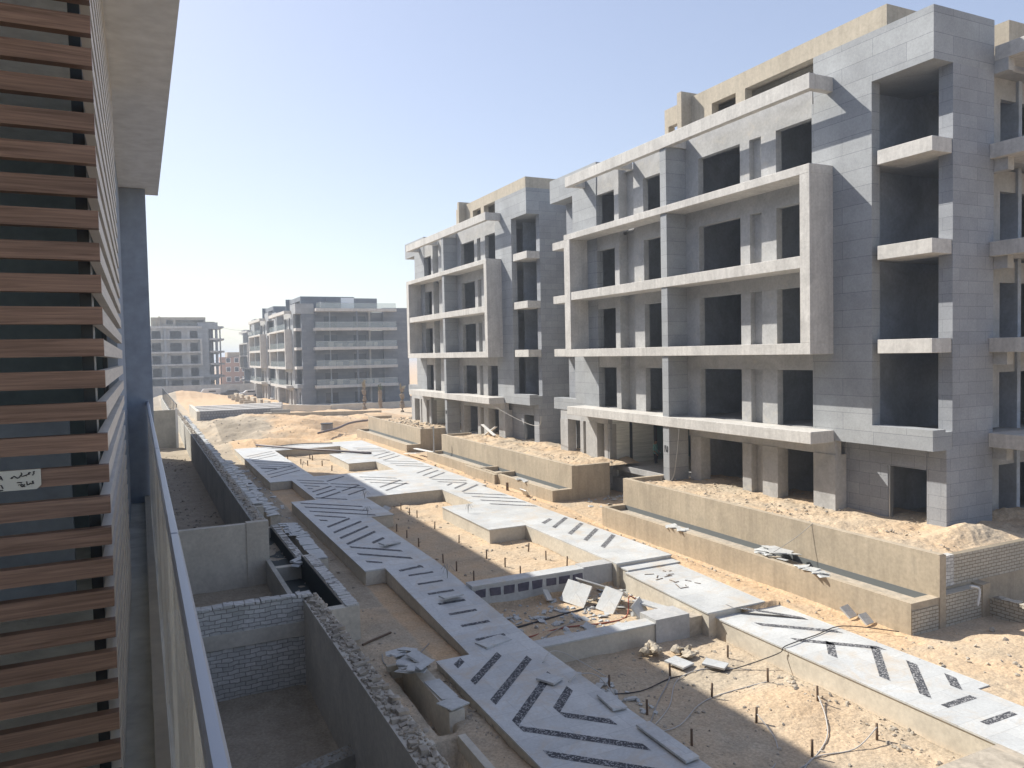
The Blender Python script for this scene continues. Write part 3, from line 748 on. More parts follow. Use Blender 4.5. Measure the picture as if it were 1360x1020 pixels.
T = empty('garden_wall', (3.65, 60, -8), 'long dark garden wall receding to the distance with rough top', 'garden wall')
MB().box(3.42, 3.93, 28.42, 99, -8.8, -5.85).build('plaster_body', 'dark_plaster', T)
m = MB(); broken_top(m, 3.5, 3.86, 28.5, 98, -5.85, n=260, tall=.045)
for i in range(900): m.rock((random.uniform(3.48,3.9), random.uniform(28.5,98), -5.84), random.uniform(.015,.05))
m.build('broken_brick_top', 'rubble_stone', T)
T = empty('planter_trough', (4.6, 32, -8), 'dark open planter with brick rim beside the stepped cross wall', 'planter')
MB().box(4.98, 5.3, 28.4, 35.4, -8.8, -7.47).build('outer_wall', 'grey_plaster', T)
m = MB()
for i in range(28): m.box(5.0, 5.28, 28.42+i*.25, 28.64+i*.25, -7.47, -7.42+random.uniform(-.01,.02), .012)
m.build('brick_rim', 'white_brick', T)
MB().box(3.93, 4.98, 35.2, 35.4, -8.8, -7.5).build('end_wall', 'grey_plaster', T)
mm = MB(); mm.box(3.935, 4.975, 28.43, 35.19, -8.4, -7.95); mm.box(3.935, 3.95, 28.43, 35.19, -7.95, -6.3); mm.box(4.955, 4.975, 28.43, 35.19, -7.95, -7.5); mm.build('bitumen_lining', 'bitumen', T)
mm = MB(); mm.box(5.31, 5.54, 28.6, 35.4, -8.4, -7.9); mm.build('trough_floor', 'bitumen', T)
T = empty('planter_trough', (4.6, 25, -8), 'dark open planter with brick rim and broken slabs at its end', 'planter')
MB().box(5.0, 5.4, 21.47, 28.0, -8.8, -7.09).build('outer_wall', 'grey_plaster', T)
MB().box(3.9, 5.0, 21.47, 21.8, -8.8, -7.09).build('end_wall', 'grey_plaster', T)
MB().box(3.75, 3.9, 19.35, 28.0, -8.8, -7.09).build('inner_wall', 'dark_plaster', T)
mm = MB(); mm.box(3.905, 4.995, 21.81, 28.05, -8.4, -7.95); mm.box(3.905, 3.92, 21.81, 28.05, -7.95, -7.12); mm.box(4.975, 4.995, 21.81, 28.05, -7.95, -7.12); mm.build('bitumen_lining', 'bitumen', T)
m = MB()
for i in range(25): m.box(5.02, 5.38, 21.5+i*.25, 21.72+i*.25, -7.09, -7.03+random.uniform(-.015,.02), .012)
m.build('brick_rim', 'white_brick', T)
T = empty('planter_wall', (5.9, 32, -8), 'low outer planter wall topped with grey marble slabs', 'planter wall')
MB().box(5.55, 6.05, 28.6, 35.5, -8.8, -7.5).build('wall_base', 'grey_plaster', T)
m = MB()
for i in range(9): m.obox((5.8+random.uniform(-.05,.05), 29.0+i*.72, -7.46+random.uniform(0,.05)), (.55,.7,.04), (0,random.uniform(-.05,.05),random.uniform(-.08,.08)), .05)
for i in range(26): m.obox((5.7+random.uniform(-.2,.2), 32.5+i*.11, -7.42+random.uniform(0,.06)), (.45,.16,.03), (.1,random.uniform(-.2,.2),random.uniform(-.3,.3)), .2)
m.build('loose_slab', 'marble_chip', T)
T = empty('planter_wall', (5.5, 48, -8), 'far low planter wall with slab scraps along its top', 'planter wall')
MB().box(5.3, 5.75, 37.5, 60, -8.8, -7.45).build('wall_base', 'grey_plaster', T)
MB().box(4.0, 4.75, 35.6, 98, -8.8, -6.6).build('back_wall', 'grey_plaster', T)
m = MB()
for i in range(60): m.obox((5.5+random.uniform(-.1,.1), 37.6+i*.37, -7.42+random.uniform(0,.06)), (.5,random.uniform(.2,.5),.035), (0,random.uniform(-.15,.15),random.uniform(-.3,.3)), .2)
for i in range(150): m.obox((4.5+random.uniform(-.12,.12), 36.2+i*.41, -6.57+random.uniform(0,.05)), (.4,random.uniform(.2,.45),.05), (0,random.uniform(-.1,.1),random.uniform(-.2,.2)), .2)
m.build('loose_slab', 'marble_chip', T)
# broken slabs on planter ends
def slabpile(name, cx, cy, cz, n, sx, sy, label, zh=.02, mat='marble_chip', s=(.3,.5)):
    m = MB()
    for i in range(n):
        a = random.uniform(*s); m.obox((cx+random.uniform(-sx,sx), cy+random.uniform(-sy,sy), cz+.02+i*zh), (a, a*random.uniform(.5,.8), .03), (random.uniform(-.15,.15), random.uniform(-.15,.15), random.uniform(0,6)), .3)
    o = m.build(name, mat, None, False, (cx,cy,cz)); tag(o, label, 'stone offcuts'); return o
slabpile('slab_pile', 5.1, 28.0, -7.45, 10, .3, .3, 'thin broken slabs heaped where the two brick rimmed planters meet')
slabpile('slab_pile', 5.85, 18.2, -7.7, 14, .28, .75, 'broken bluish slabs heaped on the dug trench rim', .015, s=(.3,.6))
slabpile('slab_pile', 19.3, 19.6, -7.12, 16, .35, .6, 'broken slabs bridging the near planter trough', .012, s=(.3,.6))
slabpile('slab_pile', 18.95, 17.9, -7.1, 9, .08, .8, 'flat slab pieces lying along the planter wall edge', .004, s=(.3,.45))
slabpile('slab_pile', 18.95, 24.6, -7.1, 5, .06, .5, 'two slab pieces on the planter wall edge farther along', .004, s=(.3,.45))
slabpile('slab_pile', 18.9, 38.0, -7.1, 8, .1, .8, 'white slab scraps on the second planter wall edge', .006, s=(.3,.5))
# the dug trench by the near wall
T = empty('trench_wall', (6.0,17,-8.1), 'narrow masonry trench lining with a pale square tile on its rim', 'trench')
MB().box(5.82, 6.18, 15.55, 19.0, -8.9, -7.82).build('outer_wall', 'grey_plaster', T)
MB().box(5.42, 5.82, 18.9, 19.05, -8.9, -7.95).build('end_wall', 'grey_plaster', T)
MB().obox((6.02,15.85,-7.78), (.55,.5,.03), (0,.04,.35)).build('pale_tile', 'marble_chip', T)
MB().obox((6.05,16.7,-7.8), (.4,1.1,.03), (0,.03,.05)).build('stone_strip', 'marble_chip', T)
T = empty('trench_wall', (5.5,13.8,-8.2), 'second sand choked trench nearer the camera', 'trench')
MB().box(5.75, 5.92, 12.6, 14.9, -8.9, -8.02).build('outer_wall', 'grey_plaster', T)
MB().box(4.8, 5.2, 14.75, 14.95, -8.9, -8.0).build('end_wall', 'grey_plaster', T)
# far garden end
T = empty('garden_wall', (1.6, 76, -8), 'tall tan end wall closing the long left garden', 'garden wall')
MB().box(-.3, 2.75, 76, 76.3, -8.8, -4.5).build('panel', 'dark_plaster', T)
MB().box(2.75, 2.95, 75.9, 76.1, -8.8, -4.35).build('white_post', 'white_paint', T)
T = empty('site_fence', (3, 110, -8), 'thin row of posts and rail on the wall beyond the garden end', 'fence')
MB().box(3.2, 3.5, 99, 150, -9, -6.6).build('base_wall', 'dark_plaster', T)
for i in range(14):
    MB().box(3.3,3.38,88+i*4.2,88.08+i*4.2,-6.6,-4.6).build('post','dark_metal',T)
MB().box(3.31,3.37,88,146,-4.7,-4.6).build('rail','dark_metal',T)

# ------------------------------------------------------------------ far court objects
T = empty('planter_block', (11, 112, -8.5), 'rough grey block enclosure with pale slab tops across the court', 'enclosure')
MB().box(6.8, 15.6, 107, 107.4, -9.2, -6.75).build('front_wall', 'hex_block', T)
MB().box(6.4, 6.8, 107, 124, -9.2, -6.7).build('side_wall', 'grey_plaster', T)
for i, y in enumerate((109.5, 113, 116.5, 120)):
    MB().box(6.85, 17.5+i*.6, y, y+1.5, -9.2, -6.8).build('slab_row', 'frame_plaster', T)
MB().box(15.7, 18.2, 107.2, 107.6, -9.2, -7.0).build('dark_end', 'dark_plaster', T)
T = empty('court_wall', (22, 102, -8), 'long low sandy wall across the court with a pale end post', 'low wall')
m = MB(); m.prism([(14.9,105),(28.7,99.5),(28.7,99.9),(14.9,105.4)], -9.2, -7.25); m.build('wall_body', 'tan_plaster', T)
MB().box(14.5,15.5,104.8,105.6,-9.2,-7.2).build('end_post','beige_plaster',T)
T = empty('court_wall', (27, 123, -8), 'grey garden wall at the foot of the glass balcony block', 'low wall')
m = MB(); m.prism([(19.6,127),(26.2,118.5),(26.5,118.8),(20,127.4)], -9.2, -7.45); m.build('wall_body', 'grey_plaster', T)
MB().box(26.3,42,118.5,118.9,-9.2,-7.35).build('wall_body','grey_plaster',T)
T = empty('court_wall', (21, 145, -8), 'row of stepped pale planter walls leading to the distant van', 'planter walls')
for i in range(7):
    MB().box(19.5-i*.25, 20.0-i*.25, 128+i*7, 132.5+i*7, -9.2, -7.3).build('planter_segment','beige_plaster',T)
    MB().box(16.6, 18.6, 131+i*7, 131.6+i*7, -9.2, -7.7).build('planter_segment','beige_plaster',T)
T = empty('site_wall', (12, 193, -8.5), 'long grey panel wall at the foot of the distant block', 'wall')
for i in range(8): MB().box(2+i*3.2, 5.17+i*3.2, 193+.05*(i%2), 193.3, -9.5, -5.95).build('wall_panel','raw_concrete',T)
def palm(x, y, z0, z1, label, green):
    T = empty('palm_tree', (x,y,z0), label, 'palm tree', 'newly planted palm trunks')
    n = 9; pts = [(x+.12*fn(i*.7+x,y,1), y+.1*fn(i,x,1), z0+(z1-z0)*i/n) for i in range(n+1)]
    MB().tube(pts, [.30+.06*math.sin(i*2.1) for i in range(n+1)], 10).build('trunk', 'bark', T)
    m = MB(); top = Vector(pts[-1])
    for k in range(34):
        a = random.uniform(0,6.28); up = random.uniform(.3,1.25); ln = random.uniform(.7,1.3)
        p0 = top + Vector((math.cos(a)*.15, math.sin(a)*.15, -random.uniform(0,.9)))
        d = Vector((math.cos(a)*.22, math.sin(a)*.22, up)).normalized()
        p1 = p0 + d*ln*.6; p2 = p1 + Vector((math.cos(a)*.25, math.sin(a)*.25, .1))*ln*.5
        sd = Vector((-math.sin(a), math.cos(a), 0))*.05
        m.quad([p0-sd, p0+sd, p1+sd, p1-sd]); m.quad([p1-sd, p1+sd, p2+sd*.3, p2-sd*.3])
    m.build('crown', 'frond_green' if green else 'frond_dry', T)
palm(30.7, 115.4, -8.6, -4.3, 'bare palm trunk with a dry tied crown, leftmost of three', False)
palm(33.4, 116.3, -8.6, -4.9, 'palm trunk with a tuft of green fronds, middle of three', True)
palm(32.6, 102.8, -8.6, -4.5, 'shaded palm trunk nearest the second block, rightmost of three', False)
def vehicle(name, x, y, z, body, label, cat, van=False):
    T = empty(name, (x,y,z), label, cat)
    w, ln, h = 1.8, 4.2, (1.0 if not van else 1.25)
    m = MB(); P = [(-ln/2,.35),(-ln/2,.85),(-ln/2+.9,.95),(-ln/2+1.5,1.45),(ln/2-.8,1.45),(ln/2-.1,.95),(ln/2,.35)] if not van else [(-ln/2,.3),(-ln/2,1.0),(-ln/2+.6,1.75),(ln/2,1.75),(ln/2,.3)]
    k = len(P); n = 0
    m.v = [(x+a, y-w/2, z+b) for a,b in P]+[(x+a, y+w/2, z+b) for a,b in P]
    m.f = [tuple(range(k)), tuple(reversed(range(k,2*k)))]+[((i+1)%k, i, i+k, (i+1)%k+k) for i in range(k)]; m.m=[0]*len(m.f)
    m.build('body', body, T)
    MB().box(x-.4, x+1.1, y-w/2-.02, y+w/2+.02, z+1.02, z+1.35).build('window', 'car_glass', T)
    for a in (-1.3, 1.3):
        for s in (-1, 1): MB().tube([(x+a, y+s*(w/2-.1), z+.32), (x+a, y+s*(w/2+.08), z+.32)], .32, 14).build('wheel', 'tyre', T)
vehicle('parked_car', 18.3, 184.8, -8.45, 'car_dark', 'dark car parked before the long grey panel wall', 'car')
vehicle('parked_car', 21.6, 178.8, -8.45, 'car_white', 'white car parked right of the dark car', 'car')
vehicle('parked_van', 14.4, 189, -8.5, 'car_white', 'white van standing against the distant panel wall', 'van', True)
T = empty('concrete_drum', (18, 80.5, -8), 'grey plastic drum half tipped over in the excavation', 'drum')
MB().tube([(17.3,80.3,-7.6),(17.3,80.3,-6.95)], [.62,.6], 20).build('drum_body','barrel_grey',T, smooth=False)
MB().tube([(17.3,80.3,-6.95),(17.3,80.3,-6.88)], [.66,.66], 20).build('drum_rim','dark_metal',T)
def hose(name, pts, r, mat, label, cat='hose', n=6):
    # smooth the points
    P = [Vector(p) for p in pts]; out = []
    for i in range(len(P)-1):
        p0 = P[max(i-1,0)]; p1 = P[i]; p2 = P[i+1]; p3 = P[min(i+2,len(P)-1)]
        for k in range(6):
            t = k/6; out.append(.5*((2*p1)+(-p0+p2)*t+(2*p0-5*p1+4*p2-p3)*t*t+(-p0+3*p1-3*p2+p3)*t**3))
    out.append(P[-1])
    o = MB().tube(out, r, n).build(name, mat, None, True, tuple(pts[0])); tag(o, label, cat); return o
hose('black_pipe', [(8.6,67.6,-7.3),(11.4,62.4,-7.28),(13.2,59.5,-7.25),(15.6,57.2,-7.38)], .09, 'pipe_dark', 'long dark pipe lying across the far paving', 'pipe')
hose('black_pipe', [(15.2,74.6,-7.3),(17.5,77,-7.2),(19.5,79.2,-6.9),(21.6,80,-6.8)], .11, 'pipe_dark', 'thick dark pipe leaning on the excavated mound', 'pipe')
hose('black_pipe', [(9.6,66.2,-7.38),(12,66.6,-7.34),(14.6,65.8,-7.36)], .05, 'cable_grey', 'thin grey pipe lying on the end of the paving', 'pipe')
def B0(x, y, dz=.02): return (x, y, gz(x, y)+dz)
hose('ground_cable', [B0(9.9,15.9),B0(10.9,15.6),B0(12.2,15.9),B0(13.6,15.6),(14.9,15.1,-8.1),(15.1,15.0,-7.89),(16.4,15.2,-7.9),(17.6,15.3,-7.88),(18.6,14.3,-7.9)], .014, 'cable_black', 'black cable crossing the front sand bed and the right paving', 'cable')
hose('ground_cable', [B0(9.9,13.7),B0(10.6,13.7),B0(11.6,14.3),B0(12.3,14.5),B0(13.3,14.5),B0(14.0,14.5)], .012, 'cable_pale', 'grey conduit running between the middle stakes of the front bed', 'cable')
hose('ground_cable', [B0(10.0,13.9),B0(11.0,14.6),B0(12.1,15.7),B0(13.2,15.9),B0(14.2,15.3)], .012, 'cable_pale', 'grey conduit curving toward the kerb wall in the front bed', 'cable')
hose('ground_cable', [B0(10.0,14.0),B0(10.9,14.9),B0(11.7,15.6),B0(12.1,16.0)], .016, 'cable_grey', 'short conduit ending at the rear left stake', 'cable')
hose('ground_cable', [B0(10.2,11.6),B0(11.2,11.5),B0(12.0,12.2),(12.2,13.0,-8.2)], .012, 'cable_pale', 'conduit rising to the centre stake of the front bed', 'cable')
hose('ground_cable', [B0(10.2,11.4),B0(11.6,11.2),B0(12.9,11.7),B0(13.7,12.4),(14.1,13.0,-8.2)], .013, 'cable_pale', 'longest pale conduit sweeping to the right stake', 'cable')
hose('ground_cable', [B0(10.3,11.2),B0(11.3,11.0),B0(12.2,11.35),B0(13.2,11.2),(14.0,11.3,-8.2)], .013, 'cable_pale', 'pale conduit nearest us in the front bed', 'cable')
hose('ground_cable', [B0(9.9,19.8),B0(11.2,20.0),B0(12.4,19.6),B0(13.4,19.9),B0(14.0,20.6,.35),B0(14.3,20.3,.1)], .022, 'cable_red', 'red hose looping over the rubble pit', 'hose')
hose('ground_cable', [B0(9.7,20.6),B0(11.0,20.9),B0(12.6,21.1),B0(13.6,21.2)], .03, 'cable_black', 'black hose lying straight in the rubble pit', 'hose')
hose('ground_cable', [B0(9.5,18.8),B0(10.4,19.6),B0(11.8,20.3),B0(12.8,20.4)], .014, 'cable_grey', 'thin tan hose in the rubble pit', 'hose')
hose('ground_cable', [(8.9,15.7,-7.83),(9.3,15.9,-7.8),(9.7,15.6,-7.84),B0(10.0,15.0)], .013, 'cable_pale', 'tangled white conduit ends beside the left paving', 'cable')
hose('ground_cable', [(8.9,17.0,-7.83),(9.35,17.4,-7.78),(9.8,17.3,-7.9),B0(10.6,16.7)], .012, 'cable_pale', 'grey conduit dropping from the kerb corner', 'cable')
hose('ground_cable', [B0(5.6,20.0),B0(5.5,19.4),B0(5.8,18.9),B0(6.5,19.6),B0(7.0,20.2)], .014, 'cable_grey', 'bent tan hose on the dirt by the ramp', 'hose')
hose('facade_cable', [(22.0,28.2,-3.6),(21.98,28.4,-5.0),(21.9,28.8,-6.1),(20.4,28.9,-5.9)], .012, 'cable_grey', 'pale cable hanging in front of the stone fin', 'cable')
hose('facade_cable', [(20.0,18.6,-5.86),(19.6,19.0,-6.4),(18.9,19.6,-7.07)], .01, 'cable_grey', 'pale string from the retaining wall to the slab heap', 'cable')
hose('sky_wire', [(16.6,206,8.8),(21,206,7.4),(27,206,6.9)], .03, 'cable_black', 'upper thin wire strung between the distant blocks', 'wire')
hose('sky_wire', [(16.6,206,-.5),(21,206,.4),(27,206,2.2)], .03, 'cable_black', 'lower thin wire strung between the distant blocks', 'wire')
hose('facade_cable', [(22.0,50.2,-3.3),(22.6,47.5,-4.2),(23.0,45.3,-4.7),(22.6,43.0,-4.6),(22.0,41.6,-3.9)], .013, 'cable_pale', 'slack cable slung between the second and near blocks', 'cable')
# stakes
def stake(x, y, h, label, grp, d=.028):
    z = gz(x, y)-.05
    m = MB(); m.tube([(x,y,z),(x+random.uniform(-.02,.02),y+random.uniform(-.02,.02),z+h+.05)], d, 8)
    o = m.build('pipe_stub', 'rust', None, True, (x,y,z)); tag(o, label, 'pipe stub', grp)
near = [(12.1,16.0),(10.3,16.1),(10.3,14.5),(10.3,12.9),(12.2,14.5),(14.0,14.5),(12.2,13.0),(12.2,11.4),(14.2,16.2),(14.1,13.0),(14.0,11.3)]
mid = [(12.0,37.1),(12.1,36.2),(12.0,33.4),(12.0,30.4),(12.0,27.5),(13.9,27.6),(13.9,26.1),(12.1,26.0),(12.1,24.7),(10.3,27.8),(10.3,26.4),(10.3,30.7),(10.3,32.3),(10.3,33.8),(14.2,25.0),(10.4,25.0),(12.0,38.5)]
far = [(10.2,61.9),(11.8,61.3),(11.8,60.3),(11.8,56.8),(11.9,54.1),(10.9,57.5),(10.6,58.6)]
for p in near: stake(*p, .36, 'short rusty pipe stub standing in the front sand bed', 'pipe stubs in the front sand bed')
for p in mid: stake(*p, .36, 'short rusty pipe stub standing in the middle sand bed', 'pipe stubs in the middle sand bed')
for p in far: stake(*p, .4, 'short pipe stub standing in the farthest sand bed', 'pipe stubs in the farthest sand bed', .04)
def conduit(x, y, z, label):
    T = MB()
    for k in range(4):
        a = random.uniform(0,6.28); T.tube([(x,y,z),(x+.02*math.cos(a),y+.02*math.sin(a),z+.25),(x+.12*math.cos(a),y+.12*math.sin(a),z+.45),(x+.3*math.cos(a),y+.3*math.sin(a),z+.25)], .008, 4)
    o = T.build('wire_tuft', 'cable_grey', None, False, (x,y,z)); tag(o, label, 'wires')
conduit(9.3,35.0,ZF,'tuft of wires on the left paving near the middle bed corner'); conduit(10.3,39.3,ZF,'tuft of wires at the shaded end of the middle bed')
conduit(9.1,24.2,ZF-.1,'wires sticking up beside the ramp top'); conduit(9.6,52.6,ZF,'wires on the far left paving edge'); conduit(13.6,33.2,ZF,'bent wires on the sunny paving peninsula')
# loose slabs in the pit and on paving
def slab(x, y, z, sx, sy, rot, label, th=.05):
    o = MB().obox((x,y,z), (sx,sy,th), rot, .03).build('marble_slab','paving_marble', None, False, (x,y,z)); tag(o, label, 'stone slab')
slab(12.7,21.8,-7.98,.75,1.0,(.1,-.95,.3),'broad slab leaning upright in the sunny part of the pit')
slab(13.5,21.5,-7.8,.6,1.7,(.2,.5,.75),'long slab tilted across the pit under the step')
slab(13.3,20.7,-8.0,.8,.7,(.2,-.9,.2),'smaller slab leaning behind the red hose')
slab(13.6,19.5,-7.95,.45,1.2,(-.1,.95,-.9),'narrow slab propped upright beside the kerb block')
slab(14.2,19.6,-7.98,.6,1.2,(.1,.15,.5),'flat slab resting on the kerb block end')
slab(11.9,22.3,-8.05,.4,.4,(.9,.3,.6),'small triangular slab against the patched kerb wall')
slab(8.55,16.0,-7.8,.4,.5,(.02,.02,.5),'square loose tile on the near left paving')
slab(9.2,14.3,-7.8,.35,.8,(0,.03,-.1),'long loose tile at the edge of the near left paving')
slab(9.2,12.3,-7.8,.35,1.6,(0,.03,.0),'long loose slab on the paving edge nearest us')
slab(12.7,16.4,-8.36,.5,.6,(.05,.03,.3),'flat tile on sand beside the cloth bundle')
slab(13.5,15.9,-8.38,.45,.6,(.05,.03,.6),'flat tile on the sunlit sand of the front bed')
slab(18.5,15.9,-7.8,.4,.4,(.7,0,.2),'left of two tile offcuts against the planter wall')
slab(18.5,15.3,-7.83,.35,.35,(.7,0,.1),'right of two tile offcuts against the planter wall')
slab(8.5,22.3,-7.52,.7,.35,(0,.02,.2),'pale slab scrap lying on the ramp')
slab(8.6,29.2,-7.36,.9,.35,(.1,.1,.5),'cement bag shaped slab on the left paving')
slab(18.4,36.8,-7.5,.5,.5,(.2,.8,.4),'tile leaning on the second planter wall')
slab(10.8,37.6,-7.85,.7,.5,(.2,-.6,.3),'pale slab leaning in the shaded end of the middle bed')
slab(8.4,18.9,-7.83,.9,.5,(0,.02,.3),'cracked slab at the foot of the ramp')
m = MB()
for i in range(16):
    a = random.uniform(0,6.28); x=15.9+random.uniform(-.6,.7); y=20.6+random.uniform(-.9,.9); r=random.uniform(.08,.4)
    m.obox((x,y,-7.62-.0+ (y-22)*.033+.015),(r,.02,.015),(0,0,a))
o = m.build('timber_scraps','rust'); tag(o,'thin wood scraps scattered on the sunny step slab','wood scraps',kind='stuff')
T = empty('cloth_bundle',(12.4,17.4,-8.4),'crumpled tan cloth bundle on the shaded sand by the kerb wall','cloth')
m = MB()
for i in range(14): m.rock((12.55+random.uniform(-.3,.3),17.4+random.uniform(-.2,.2),-8.36+random.uniform(0,.12)), random.uniform(.1,.2),.8)
m.build('cloth_fold','beige_plaster',T)
T = empty('cloth_bundle',(13.4,17.0,-8.4),'tan sacking heap just right of the crumpled bundle','cloth')
m = MB()
for i in range(12): m.rock((13.3+random.uniform(-.35,.35),16.9+random.uniform(-.2,.2),-8.38+random.uniform(0,.08)), random.uniform(.1,.2),.5)
m.build('cloth_fold','beige_plaster',T)
def board(a, b, w, label):
    a = Vector(a); b = Vector(b); d = b-a; c = (a+b)/2
    o = MB().obox(c, (d.length, w, .05), (0, -math.asin(d.z/d.length), math.atan2(d.y, d.x))).build('white_board','white_paint',None,False,tuple(a)); tag(o,label,'board')
board((18.3,57.2,-7.6),(18.2,53.8,-7.2),.3,'left of two white boards leaning on the far planter')
board((18.9,56.6,-7.2),(19.0,53.0,-7.1),.3,'right of two white boards leaning on the far planter')
o = MB().tube([(19.1,52.9,-7.8),(19.1,52.9,-5.2)], .05, 8).build('steel_post','bright_metal',None,False,(19.1,52.9,-7.8)); tag(o,'thin pale post standing beside the white boards','post')
o = MB().tube([(18.2,38.6,-8),(18.2,38.6,-7.2)], .08, 8).build('pipe_stub','rust',None,False,(18.2,38.6,-8)); tag(o,'thick brown pipe stub beside the square planter box','pipe stub')
o = MB().tube([(5.6,47.2,-8),(5.6,47.2,-7.3)], .12, 8).build('black_stub','cable_black',None,False,(5.6,47.2,-8)); tag(o,'black pipe stub standing beside the far left paving','pipe stub')
board((22.8,52.0,-6.0),(22.6,49.6,-5.2),.22,'upper white plank propped at the second block base')
board((22.5,51.8,-5.2),(22.4,49.4,-5.8),.22,'lower white plank propped at the second block base')
o = MB().tube([B0(5.3,20.9,.03),B0(5.75,21.2,.03),B0(6.3,21.5,.03)], .03, 6).build('rusty_bar','rust',None,False,(5.3,20.9,-8)); tag(o,'rusty bar lying on the dirt left of the ramp','bar')
hose('pale_pipe', [(21.2,14.0,-6.95),(21.45,13.9,-7.05),(21.35,13.88,-7.5)], .035, 'white_paint', 'short pale pipe bent over the low brick wall', 'pipe')

# ------------------------------------------------------------------ worker in the entrance
def person():
    px, py, pz = 25.6, 34.9, -6.66
    T = bpy.data.objects.new('person', None)
    V = {'pel':(0,0,.92),'spi':(0,.02,1.12),'che':(0,.03,1.32),'nec':(0,.0,1.48),'hea':(0,-.02,1.58),'top':(0,-.02,1.68),
         'lh':(-.1,0,.88),'lk':(-.12,-.03,.48),'la':(-.12,.02,.09),'lt':(-.13,-.14,.04),
         'rh':(.1,0,.88),'rk':(.12,-.02,.48),'ra':(.13,.03,.09),'rt':(.14,-.13,.04),
         'ls':(-.18,.02,1.40),'le':(-.26,.04,1.14),'lw':(-.24,-.12,.95),'lhd':(-.23,-.17,.88),
         'rs':(.18,.02,1.40),'re':(.25,.03,1.13),'rw':(.2,-.16,1.0),'rhd':(.17,-.22,.96)}
    E2 = [('pel','spi'),('spi','che'),('che','nec'),('nec','hea'),('hea','top'),('pel','lh'),('lh','lk'),('lk','la'),('la','lt'),('pel','rh'),('rh','rk'),('rk','ra'),('ra','rt'),('che','ls'),('ls','le'),('le','lw'),('lw','lhd'),('che','rs'),('rs','re'),('re','rw'),('rw','rhd')]
    Rr = {'pel':.15,'spi':.135,'che':.16,'nec':.06,'hea':.095,'top':.08,'lh':.09,'lk':.06,'la':.042,'lt':.035,'ls':.07,'le':.045,'lw':.03,'lhd':.035}
    for a in list(Rr):
        if a[0] == 'l': Rr['r'+a[1:]] = Rr[a]
    ks = list(V); 
    # hands: four fingers and a thumb each
    for s in ('l','r'):
        h = Vector(V[s+'hd']); sx = -1 if s == 'l' else 1
        for i in range(4):
            k = f'{s}f{i}'; V[k] = tuple(h+Vector((sx*(-.03+.02*i), -.05, -.06+.006*i))); ks.append(k); Rr[k] = .009; E2.append((s+'hd', k))
        k = s+'th'; V[k] = tuple(h+Vector((-sx*.05,-.03,-.01))); ks.append(k); Rr[k] = .01; E2.append((s+'hd', k))
    me = bpy.data.meshes.new('person'); me.from_pydata([V[k] for k in ks], [], [(ks.index(a), ks.index(b)) for a, b in E2])
    o = bpy.data.objects.new('person', me); C.objects.link(o)
    o.location = (px, py, pz+H); o.rotation_euler.z = R(35)
    bpy.context.view_layer.objects.active = o
    sk = o.modifiers.new('skin','SKIN')
    for i, k in enumerate(ks): me.skin_vertices[0].data[i].radius = (Rr[k], Rr[k]*.85); 
    me.skin_vertices[0].data[0].use_root = True
    o.modifiers.new('sub','SUBSURF').render_levels = 2; o.modifiers['sub'].levels = 2
    dg = bpy.context.evaluated_depsgraph_get(); me2 = bpy.data.meshes.new_from_object(o.evaluated_get(dg))
    o.modifiers.clear(); o.data = me2
    me2.materials.clear()
    for k in ('skin','shirt_teal','trousers_dark','hair_dark'): me2.materials.append(MATS[k])
    for p in me2.polygons:
        z = p.center.z; x = abs(p.center.x); p.use_smooth = True
        p.material_index = 3 if z > 1.62 or (z > 1.52 and p.center.y > .03) else 0 if z > 1.46 or (x > .17 and z < 1.12 and z > .8) else 1 if z > .93 else 3 if z < .1 else 2
    tag(o, 'worker in a pale teal shirt and dark trousers standing in the marble entrance', 'person')
    bpy.data.objects.remove(T)
person()

